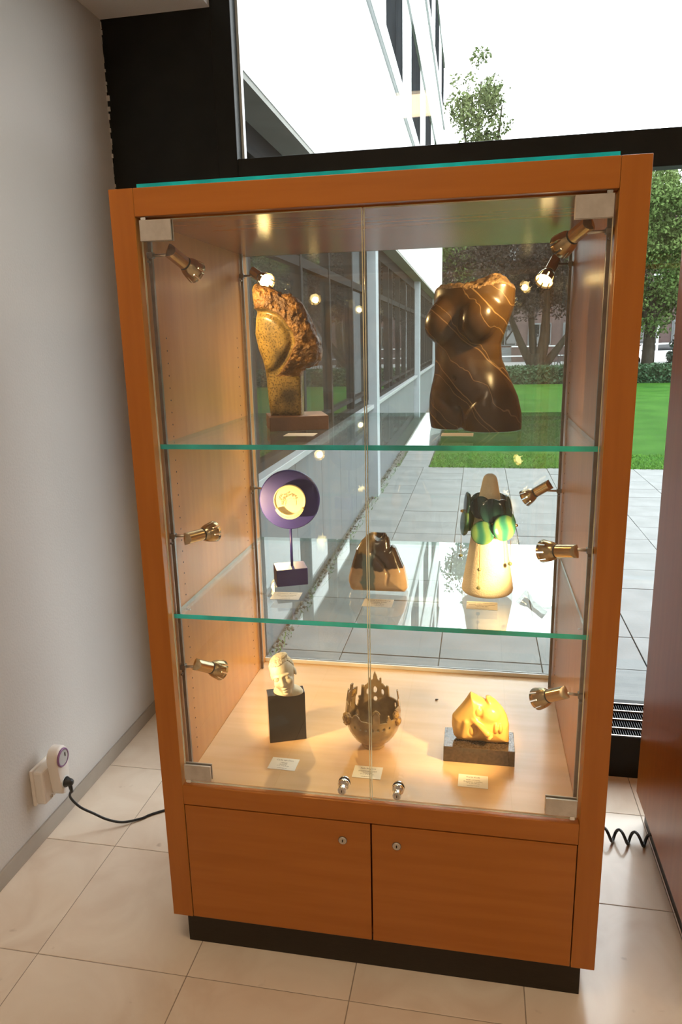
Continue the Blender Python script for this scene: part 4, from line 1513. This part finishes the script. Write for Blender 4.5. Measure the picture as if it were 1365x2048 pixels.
# dead fly on the case floor
fy = root('dead_fly', (0.742, 0.60, Z3), 'tiny dead fly lying on the bright case floor', 'insect')
obj('body', xf(lathe([(0.0003, -0.006), (0.0022, -0.003), (0.0026, 0.0), (0.0018, 0.004), (0.0003, 0.0065)], 10), axis_matrix((0.742, 0.60, Z3 + 0.0026), (1, 0.3, 0))), 'fly_black', fy, smooth=True)
for s in (-1, 1):
    obj('wing', tube([(0.742, 0.60, Z3 + 0.003), (0.737, 0.60 + s * 0.006, Z3 + 0.0015)], [0.0012, 0.0005], 6), 'fly_black', fy)

# ================================================================ WALL SOCKET, TIMER, CABLES
so = root('wall_socket', (XL, 0.40, 0.23), 'cream double wall socket box low on the left wall', 'socket')
obj('back_plate', box(XL + 0.0003, XL + 0.012, 0.336, 0.448, 0.162, 0.304, 0.004), 'white_plastic', so)
obj('socket_box', box(XL + 0.010, XL + 0.050, 0.342, 0.442, 0.168, 0.298, 0.008), 'white_plastic', so)
obj('lock_screw', xf(lathe([(0.006, 0), (0.006, 0.004), (0.003, 0.006)], 16), axis_matrix((XL + 0.05, 0.378, 0.182), (1, 0, 0))), 'chrome', so, smooth=True)
tm = root('timer_plug', (XL + 0.0505, 0.412, 0.20), 'white plug-in timer with a round purple-ringed dial on the socket', 'timer')


def stadium(y0, z0, z1, r0, r1, x0, x1):
    pts = []
    for k in range(17):
        t = math.pi * k / 16
        pts.append((y0 + r1 * math.cos(t), z1 + r1 * math.sin(t)))
    for k in range(17):
        t = math.pi + math.pi * k / 16
        pts.append((y0 + r0 * math.cos(t), z0 + r0 * math.sin(t)))
    n = len(pts)
    v, f = [], []
    for (xx, s) in ((x0, 1.0), (x1 - 0.008, 1.0), (x1 - 0.002, 0.95), (x1, 0.88)):
        cy, czz = y0, (z0 + z1) / 2
        for (yy, zz) in pts:
            v.append((xx, cy + (yy - cy) * s, czz + (zz - czz) * (1 - (1 - s) * 0.5)))
    for j in range(3):
        for i in range(n):
            k = (i + 1) % n
            f.append((j * n + i, j * n + k, (j + 1) * n + k, (j + 1) * n + i))
    f.append(tuple(range(n - 1, -1, -1)))
    f.append(tuple(3 * n + i for i in range(n)))
    return np.array(v), f


TX = XL + 0.051
obj('timer_case', stadium(0.412, 0.205, 0.325, 0.028, 0.0395, TX, TX + 0.038), 'white_plastic', tm, smooth=True).data.set_sharp_from_angle(angle=0.7)
dial = obj('dial', xf(lathe([(0.0282, 0), (0.0282, 0.004), (0.0005, 0.0045)], 32), axis_matrix((TX + 0.0385, 0.412, 0.322), (1, 0, 0))), 'grey_dial', tm)
obj('dial_ring', xf(lathe([(0.0345, 0.0), (0.0345, 0.003), (0.032, 0.006), (0.0285, 0.006), (0.0282, 0.0)], 36, caps=False), axis_matrix((TX + 0.0382, 0.412, 0.322), (1, 0, 0))), 'purple_ring', dial)
obj('pointer', box(TX + 0.043, TX + 0.0445, 0.421, 0.424, 0.322, 0.336), 'black_rubber', dial)
obj('outlet_ring', xf(lathe([(0.0225, 0), (0.0225, 0.003), (0.0195, 0.003), (0.0195, 0.0)], 32, caps=False), axis_matrix((TX + 0.0375, 0.412, 0.222), (1, 0, 0))), 'frame_light', tm)
pc = root('power_cable', (TX + 0.041, 0.412, 0.222), 'black mains plug and cable sagging from the timer towards the case', 'cable')
PX = TX + 0.0405
obj('plug', xf(lathe([(0.0185, 0.0), (0.0190, 0.004), (0.0150, 0.010), (0.0125, 0.022), (0.009, 0.027), (0.0005, 0.028)], 24), axis_matrix((PX, 0.412, 0.222), (1, 0, 0))), 'black_rubber', pc, smooth=True)
obj('strain_relief', tube([(PX + 0.014, 0.411, 0.222), (PX + 0.019, 0.408, 0.203), (PX + 0.021, 0.409, 0.184)], [0.0085, 0.007, 0.0055], 12), 'black_rubber', pc, smooth=True)
obj('cord', tube(spline([(PX + 0.022, 0.407, 0.196), (-0.586, 0.418, 0.155), (-0.563, 0.435, 0.104), (-0.523, 0.455, 0.066), (-0.478, 0.47, 0.034), (-0.428, 0.49, 0.014), (-0.375, 0.53, 0.006), (-0.33, 0.575, 0.005), (-0.15, 0.70, 0.005), (0.02, 0.80, 0.005)], 80), 0.0046, 10), 'black_rubber', pc, smooth=True)
# coiled cable between the two cases
pts = []
for k in range(241):
    t = k / 240
    x = 1.172 + t * 0.324
    pts.append((x, 0.70 - 0.025 * t + 0.021 * math.cos(t * 2 * math.pi * 6.2), 0.0272 + 0.021 * math.sin(t * 2 * math.pi * 6.2)))
obj('coiled_cable', tube(pts, 0.0052, 8), 'black_rubber', None, smooth=True, label='black coiled cable lying on the tiles between the two cases', cat='cable')

# ================================================================ OUTDOORS
GZ = -0.15
# terrace of large slabs along the wing, with weedy joints
pv = obj('terrace', box(-0.55, 14.0, 1.47, 9.25, GZ - 0.2, GZ - 0.012), 'paving_joint', kind='structure')
rows = [1.48]
while rows[-1] < 9.0:
    rows.append(rows[-1] + 0.485)
rows[-1] = 9.25
slab_cache = {}
for j in range(len(rows) - 1):
    x = -0.34
    off = [0.0, 0.0][j % 2]
    xs = [-0.415, 0.045]
    while xs[-1] < 13.4:
        xs.append(xs[-1] + 0.61)
    for i in range(len(xs) - 1):
        a0, a1, b0, b1 = xs[i] + .003, xs[i + 1] - .003, rows[j] + .003, rows[j + 1] - .003
        key = (round(a1 - a0, 3), round(b1 - b0, 3))
        if key not in slab_cache:
            v, f = box(-(a1 - a0) / 2, (a1 - a0) / 2, -(b1 - b0) / 2, (b1 - b0) / 2, -0.035, 0, 0.002)
            slab_cache[key] = mesh('paving_slab', v, f, 'paving_stone')
        o = bpy.data.objects.new('paving_slab', slab_cache[key])
        COL.objects.link(o)
        o.parent = pv
        o.location = Vector(((a0 + a1) / 2, (b0 + b1) / 2, GZ + random.uniform(-.0025, .0025))) - Vector(WORLD[pv.name])
# path along the wing beside the lawn
for j in range(26):
    y0 = 9.25 + j * 0.60
    key = ('path', 0)
    if key not in slab_cache:
        v, f = box(-0.225, 0.225, -0.294, 0.294, -0.035, 0, 0.005)
        slab_cache[key] = mesh('paving_slab', v, f, 'paving_stone')
    o = bpy.data.objects.new('paving_slab', slab_cache[key])
    COL.objects.link(o)
    o.parent = pv
    o.location = Vector((-0.11 - 0.0094 * j * .6, y0 + 0.3, GZ)) - Vector(WORLD[pv.name])
obj('ground', box(-60, 80, 1.47, 140, GZ - 0.4, GZ - 0.05), 'soil', kind='structure')
lawn = obj('lawn', box(0.13, 40, 9.25, 29.3, GZ - 0.05, GZ - 0.004), 'lawn_green', kind='structure')
street = obj('street', box(-60, 80, 31.2, 57.5, GZ - 0.05, GZ - 0.01), 'street_asphalt', kind='structure')


def blades(n, region, h, w, lean):
    x0, x1, y0, y1 = region
    px, py = rng.uniform(x0, x1, n), y0 + (y1 - y0) * rng.random(n) ** 1.3
    an = rng.uniform(0, 2 * np.pi, n)
    hh = h * rng.uniform(0.5, 1.2, n)
    dx, dy = np.cos(an) * w, np.sin(an) * w
    lx, ly = rng.normal(0, lean, n) * hh, rng.normal(0, lean, n) * hh
    z = np.full(n, GZ - 0.006)
    v = np.empty((n, 3, 3))
    v[:, 0] = np.stack([px - dx, py - dy, z], 1)
    v[:, 1] = np.stack([px + dx, py + dy, z], 1)
    v[:, 2] = np.stack([px + lx, py + ly, z + hh], 1)
    return v.reshape(-1, 3), np.arange(3 * n).reshape(-1, 3).tolist()


obj('grass', blades(16000, (0.14, 7.0, 9.22, 10.6), 0.04, 0.006, 0.9), 'grass_blade', label='short green lawn grass beyond the terrace', cat='grass', kind='stuff')
# weeds along the foot of the wing
wv = blades(420, (-0.385, -0.335, 1.6, 14), 0.05, 0.004, 0.7)
obj('weeds', wv, 'grass_blade', label='thin weeds along the foot of the grey wing', cat='weeds', kind='stuff')

# gravel and crumbs lying in the corner between terrace and wing
gr = []
for k in range(420):
    yy_ = 1.6 + 12 * rng.random() ** 1.4
    bm = bmesh.new()
    bmesh.ops.create_icosphere(bm, subdivisions=1, radius=float(rng.uniform(.004, .016)))
    v_, f_ = bm_geo(bm)
    v_ = v_ * rng.uniform(.6, 1.3, 3) + np.array([-0.40 - 0.0094 * (yy_ - 1.5) + abs(rng.normal(0, .035)), yy_, GZ + .004])
    gr.append((v_, f_))
obj('gravel', join(*gr), 'soil', label='crumbs of gravel along the foot of the grey wing', cat='gravel', kind='stuff')

# ---- office wing on the left, running away from the window front
ow = root('office_wing', (-0.42, 1.47, GZ), 'white office wing with a strip of dark windows over grey panels', 'building')
ow_parts = []


def wing(name, x0, x1, y0, y1, z0, z1, m, parent=None, bev=0.0):
    """x measured outwards from the glass line of the wing, y along it."""
    return obj(name, box(-0.42 + x0, -0.42 + x1, y0, y1, z0, z1, bev), m, parent or ow)


YE = 23.2
wing('core', -6.0, -0.10, 1.50, YE, GZ - .1, 13.0, 'facade_frame')
yy = [1.50, 2.35, 3.30, 4.22, 5.10, 6.05, 7.05]
base = yy[:]
for b in (7.30, 14.25):
    base += [b + k * (6.85 / 7) for k in range(8)]
base += [21.2 + .95 * k for k in range(3)]
for y0, y1 in zip(base[:-1], base[1:]):
    if y1 - y0 < 0.3:
        continue
    wing('lower_panel', -0.10, 0.0, y0 + .004, y1 - .004, GZ - .05, 0.955, 'facade_panel', bev=.002)
for y0, y1 in ((1.50, 7.05), (7.28, 14.2), (14.43, 21.2), (21.4, YE)):
    wing('window_sill', -0.10, 0.075, y0, y1, 0.958, 1.005, 'facade_sill', bev=.004)
    wing('head_beam', -0.09, 0.0, y0, y1, 2.80, 2.955, 'facade_frame')
    wing('lower_rail', -0.06, 0.005, y0, y1, 1.005, 1.06, 'facade_frame')
    wing('upper_rail', -0.06, 0.004, y0, y1, 2.30, 2.37, 'facade_frame')
    wing('middle_rail', -0.055, 0.002, y0, y1, 1.135, 1.17, 'facade_frame')
for y in (7.05, 14.2, 21.2):
    wing('post', -0.05, 0.115, y, y + 0.23, GZ - .05, 2.955, 'facade_post', bev=.003)
mull = [1.52, 2.37, 3.66, 4.73, 5.95, 7.0] + [7.33, 8.28, 9.26, 9.75, 10.92, 12.0, 13.16, 14.14] + [14.5 + .96 * k for k in range(8)] + [22.1, 23.1]
for y in mull:
    wing('mullion', -0.07, 0.012, y - .03, y + .03, 1.06, 2.80, 'facade_frame')
for y0, y1 in zip(mull[:-1], mull[1:]):
    if y1 - y0 < 0.4 or (y0 < 7.05 < y1) or (y0 < 14.2 < y1) or (y0 < 21.2 < y1):
        continue
    for z0, z1 in ((1.17, 2.30), (2.37, 2.80), (1.06, 1.135)):
        wing('window_pane', -0.035, -0.028, y0 + .03, y1 - .03, z0, z1, 'facade_pane')
wing('soffit', -0.10, 0.185, 1.47, YE + .2, 2.955, 2.985, 'facade_soffit')
wing('fascia', 0.0, 0.19, 1.47, YE + .2, 2.986, 4.90, 'facade_white')
wing('end_wall', -6.0, 0.0, YE, YE + .2, GZ, 13.0, 'facade_white')
for z0, z1 in ((4.90, 5.17), (8.20, 8.45)):
    wing('ledge', 0.0, 0.235, 1.47, YE + .25, z0, z1, 'facade_sill', bev=.01)
for z0, z1 in ((6.62, 8.20), (9.95, 13.0)):
    wing('upper_wall', 0.0, 0.19, 1.47, YE + .2, z0, z1, 'facade_white')
for zz in (6.62, 9.95):
    wing('drip_strip', 0.19, 0.225, 1.47, YE + .2, zz, zz + .14, 'facade_sill')
piers = [1.47, 4.1, 6.15, 7.65, 9.70, 11.15, 13.20, 14.65, 16.7, 18.15, 20.2, 21.7, YE + .2]
for z0, z1 in ((5.17, 6.62), (8.45, 9.95)):
    for k in range(0, len(piers) - 1):
        if k % 2 == 1:
            w_ = wing('upper_window', 0.05, 0.184, piers[k], piers[k + 1], z0, z1, 'facade_frame')
            wing('pane', 0.1845, 0.1895, piers[k] + .07, (piers[k] + piers[k + 1]) / 2 - .03, z0 + .07, z1 - .07, 'dark_pane', w_)
            wing('pane', 0.1845, 0.1895, (piers[k] + piers[k + 1]) / 2 + .03, piers[k + 1] - .07, z0 + .07, z1 - .07, 'dark_pane', w_)
        else:
            wing('pier', 0.0, 0.188, piers[k], piers[k + 1], z0, z1, 'facade_white')
ow.rotation_euler.z = 0.0094

# ---- hedge
def leaf_quads(c, size, flat=1.0):
    n = len(c)
    u = rng.normal(size=(n, 3))
    u /= np.linalg.norm(u, axis=1)[:, None]
    w = rng.normal(size=(n, 3))
    w -= (w * u).sum(1)[:, None] * u
    w /= np.linalg.norm(w, axis=1)[:, None]
    s = size * rng.uniform(0.6, 1.3, n)[:, None]
    v = np.empty((n, 4, 3))
    v[:, 0], v[:, 1], v[:, 2], v[:, 3] = c - u * s, c - w * s * .55, c + u * s, c + w * s * .55
    return v.reshape(-1, 3), np.arange(4 * n).reshape(-1, 4).tolist()


hg = root('hedge', (6.0, 30.0, GZ), 'low clipped green hedge at the far end of the lawn', 'hedge')
obj('hedge_core', box(-3, 26, 29.42, 30.5, GZ - .05, 0.46, .05), 'hedge_core', hg)
n = 26000
c = np.stack([rng.uniform(-3, 20, n), np.where(rng.random(n) < .6, rng.normal(29.38, .05, n), rng.uniform(29.4, 30.5, n)), np.zeros(n)], 1)
c[:, 2] = np.where(c[:, 1] < 29.45, rng.uniform(GZ, 0.50, n), rng.normal(0.49, .04, n))
obj('hedge_leaves', leaf_quads(c, 0.075), 'hedge_leaf', hg, kind='stuff')


def tree(name, label, base, trunk, blobs, nleaf, size, leaf_mat, group, conifer=False):
    t = root(name, base, label, 'tree', group)
    gs = []
    for pts, rads in trunk:
        gs.append(tube(spline([np.array(base) + np.array(p) for p in pts], 10), list(np.interp(np.linspace(0, 1, 11), np.linspace(0, 1, len(rads)), rads)), 10))
    obj('trunk', join(*gs), 'bark', t, smooth=True)
    vol = np.array([b[3] * b[4] * b[5] for b in blobs])
    cnt = np.maximum(50, nleaf * vol ** .75 / (vol ** .75).sum()).astype(int)
    cs = []
    for b, k in zip(blobs, cnt):
        p = rng.normal(size=(k, 3))
        p /= np.linalg.norm(p, axis=1)[:, None]
        p *= (rng.random(k) ** .42)[:, None]
        p = p * np.array(b[3:6]) + np.array(b[:3])
        keep = vnoise(p[:, 0] + base[0], p[:, 1], p[:, 2], 0.9, 2) > (b[6] if len(b) > 6 else -0.25)
        cs.append(p[keep])
    c_ = np.vstack(cs) + np.array(base)
    c_ = c_[c_[:, 2] > GZ + 0.02]
    obj('foliage', leaf_quads(c_, size), leaf_mat, t, kind='stuff')
    return t


def blob_cloud(n, cx, cy, cz, rx, ry, rz, r0, r1, gap=-0.25):
    out = []
    for _ in range(n):
        p = rng.normal(size=3)
        p = p / np.linalg.norm(p) * rng.random() ** .4
        r = rng.uniform(r0, r1)
        out.append((cx + p[0] * rx, cy + p[1] * ry, cz + p[2] * rz, r, r, r * .75, gap))
    return out


TG = 'trees beyond the hedge'
tree('plum_tree', 'dark purple-leaved tree with a forked trunk behind the hedge', (3.3, 31.0, GZ),
     [([(0, 0, 0), (-.05, 0, .6), (-.1, 0, 1.2)], [.42, .34, .30]), ([(-.1, 0, .5), (-.7, 0, 1.6), (-1.3, 0, 3.0)], [.24, .16, .10]),
      ([(.0, 0, .6), (.25, 0, 1.8), (.3, .2, 3.8)], [.30, .22, .12]), ([(.15, 0, .5), (.9, 0, 1.5), (1.9, .2, 2.9)], [.22, .15, .08]), ([(-.1, .1, .8), (-.25, .2, 2.0), (-.4, .3, 3.8)], [.2, .15, .1])],
     blob_cloud(44, -.5, 0.6, 4.6, 3.6, 2.4, 2.1, 0.7, 1.25, -0.3), 42000, 0.062, 'plum_leaf', TG)
tree('tall_tree', 'pale sparse tree crown showing above the end of the white wing', (0.75, 33.0, GZ),
     [([(0, 0, 0), (.1, 0, 5), (-.2, 0, 9), (-.1, 0, 12.6)], [.3, .22, .14, .03]), ([(0, 0, 7), (-.6, 0, 9.5), (-.9, 0, 12)], [.12, .07, .03]), ([(0, 0, 8), (.6, 0, 10), (.8, 0, 11.6)], [.14, .08, .03])],
     blob_cloud(34, -0.15, 0, 11.3, 1.15, 1.5, 2.3, 0.45, 0.85, 0.02), 13000, 0.085, 'pale_leaf', TG)
tree('green_tree', 'broad green tree to the right of the display case beyond the lawn', (8.0, 32.0, GZ),
     [([(0, 0, 0), (.02, 0, 1.4), (0, 0, 4)], [.30, .25, .18]), ([(0, 0, 2.3), (.9, 0, 4), (2, 0, 5.5)], [.15, .1, .05]), ([(0, 0, 2.3), (-.9, 0, 3.8), (-2, 0, 5)], [.15, .1, .05])],
     blob_cloud(70, 0.2, 0, 5.9, 3.4, 2.4, 3.6, 0.7, 1.2, -0.3), 52000, 0.075, 'green_leaf', TG)
tree('conifer', 'dark conifer reaching to the ground at the far right beyond the hedge', (9.9, 32.6, GZ),
     [([(0, 0, 0), (0, 0, 2), (0, 0, 4.2)], [.2, .14, .04])],
     [(0, 0, .5 + k * .45, 1.15 - k * .11, 1.15 - k * .11, .4, -.4) for k in range(9)], 7000, 0.10, 'conifer_leaf', TG)
tree('street_tree', 'bushy green tree standing in front of the brick building', (-1.5, 47.0, GZ),
     [([(0, 0, 0), (.1, 0, 3), (0, 0, 6)], [.3, .25, .15])], blob_cloud(36, 0, 0, 6.5, 3.6, 2.5, 3.2, 0.9, 1.5, -.25), 9000, 0.16, 'green_leaf', TG)
tree('street_maple', 'tall dull green tree across the street behind the purple-leaved one', (7.5, 52.0, GZ),
     [([(0, 0, 0), (.1, 0, 3), (0, 0, 7)], [.3, .25, .15])], blob_cloud(60, 0.3, 0, 8.0, 5.5, 3, 4.2, 1.0, 1.8, -.25), 22000, 0.13, 'plum_leaf', TG)
tree('street_lime', 'tall green tree across the street at the far right', (15.5, 50.0, GZ),
     [([(0, 0, 0), (.1, 0, 3), (0, 0, 7)], [.3, .25, .15])], blob_cloud(60, 0, 0, 8.0, 5.0, 3, 4.5, 1.0, 1.8, -.25), 22000, 0.12, 'pale_leaf', TG)

# ---- brick building across the street
bb = root('brick_building', (8, 66, GZ), 'red brick building with rows of windows across the street', 'building')
obj('brick_front', box(-30, 46, 66, 72, GZ - .1, 13.5), 'brick_wall', bb)
for fz in (1.0, 4.2, 7.4, 10.4):
    for k in range(18):
        x = -16 + k * 3.0
        wn = obj('window', box(x, x + 2.0, 65.9, 66.02, fz, fz + 1.9), 'grey_concrete', bb)
        for q in (0, 1):
            obj('pane', box(x + .1 + q * .95, x + .95 + q * .95, 65.86, 65.9, fz + .1, fz + 1.8), 'facade_pane', wn)
tw = root('terrace_wall', (6, 58, GZ), 'low brick terrace wall with grey steps across the street', 'wall')
obj('brick_face', box(3.3, 40, 58, 58.4, GZ - .1, 0.98), 'brick_wall', tw)
obj('left_face', box(-30, 1.0, 58, 58.4, GZ - .1, 0.98), 'brick_wall', tw)
for k in range(6):
    obj('step', box(1.0, 3.3, 58 + k * .3, 60, GZ, GZ + .18 * (k + 1)), 'grey_concrete', tw)
obj('coping', box(3.3, 40, 57.95, 58.45, 0.98, 1.06), 'pole_white', tw)
rl = root('street_railing', (3, 56.5, GZ), 'thin white railing in front of the brick terrace wall', 'railing')
obj('top_bar', box(-12, 26, 56.48, 56.52, 0.28, 0.36), 'pole_white', rl)
for k in range(22):
    obj('post', box(-12 + k * 1.8, -11.94 + k * 1.8, 56.47, 56.53, GZ, 0.34), 'grey_concrete', rl)

# ---- iron fence behind the hedge on the right of the plum tree
fe = root('iron_fence', (5.0, 31.0, GZ), 'dark iron picket fence behind the hedge', 'fence')
obj('rail', box(3.95, 6.3, 33.0, 33.03, 0.10, 0.14), 'iron_black', fe)
obj('rail', box(3.95, 6.3, 33.0, 33.03, 0.85, 0.89), 'iron_black', fe)
for k in range(20):
    obj('picket', box(3.97 + k * .12, 3.995 + k * .12, 33.0, 33.025, GZ, 1.02), 'iron_black', fe)

# ---- bicycle parked at the fence
bk = root('bicycle', (3.9, 32.4, GZ), 'parked bicycle with a blue bag by the iron fence', 'bicycle')
for x in (3.55, 4.6):
    w = []
    ring = [(x + .33 * math.cos(t), 32.4, GZ + .345 + .33 * math.sin(t)) for t in np.linspace(0, 2 * math.pi, 29)]
    obj('wheel', tube(ring, 0.02, 6), 'tyre', bk)
obj('frame', join(tube([(3.55, 32.4, .195), (3.85, 32.4, .62), (4.35, 32.4, .66), (4.6, 32.4, .195)], .02, 6), tube([(3.85, 32.4, .62), (4.05, 32.4, .2), (4.35, 32.4, .66)], .02, 6), tube([(3.55, 32.4, .195), (4.05, 32.4, .2)], .015, 6)), 'iron_black', bk)
obj('saddle', box(3.74, 3.98, 32.33, 32.47, .72, .78, .02), 'tyre', bk)
obj('handlebar', tube([(4.35, 32.4, .66), (4.32, 32.4, .9), (4.2, 32.2, .93)], .015, 6), 'iron_black', bk)
obj('blue_bag', box(3.36, 3.70, 32.25, 32.55, .42, .80, .05), 'bike_blue', bk)

# ---- white car, lamp post
cr_ = root('parked_car', (11.6, 47.0, GZ), 'white parked car seen beside the tree trunk at right', 'car')
prof = [(-2.1, .25), (-2.1, .62), (-1.9, .78), (-1.2, .86), (-.55, 1.30), (.65, 1.36), (1.35, .92), (1.95, .84), (2.1, .6), (2.1, .25)]
v = [(11.6 + x, y, GZ + z) for y in (46.15, 47.85) for x, z in prof]
m_ = len(prof)
f = [tuple(range(m_)), tuple(range(2 * m_ - 1, m_ - 1, -1))] + [(i + 1 if i + 1 < m_ else 0, i, m_ + i, m_ + (i + 1 if i + 1 < m_ else 0)) for i in range(m_)]
obj('car_body', (v, f), 'car_white', cr_)
wp = [(-1.05, .90), (-.52, 1.24), (.6, 1.29), (1.15, .93)]
v = [(11.6 + x, y, GZ + z) for y in (46.12, 46.16) for x, z in wp]
obj('car_window', (v, [(0, 1, 2, 3), (7, 6, 5, 4), (0, 4, 5, 1), (1, 5, 6, 2), (2, 6, 7, 3), (3, 7, 4, 0)]), 'car_glass', cr_)
for x in (-1.3, 1.3):
    obj('wheel', xf(lathe([(.31, -.1), (.32, -.06), (.32, .06), (.31, .1)], 24), axis_matrix((11.6 + x, 46.25, GZ + .32), (0, 1, 0))), 'tyre', cr_)
lp = root('lamp_post', (9.35, 36.5, GZ), 'slim white lamp post between the green tree and the conifer', 'lamp post')
obj('pole', xf(lathe([(.06, 0), (.05, 2.5), (.035, 4.6)], 14), Matrix.Translation((9.35, 36.5, GZ))), 'pole_white', lp)
obj('lamp_head', box(8.98, 9.45, 36.42, 36.58, GZ + 4.6, GZ + 4.7, .02), 'pole_white', lp)
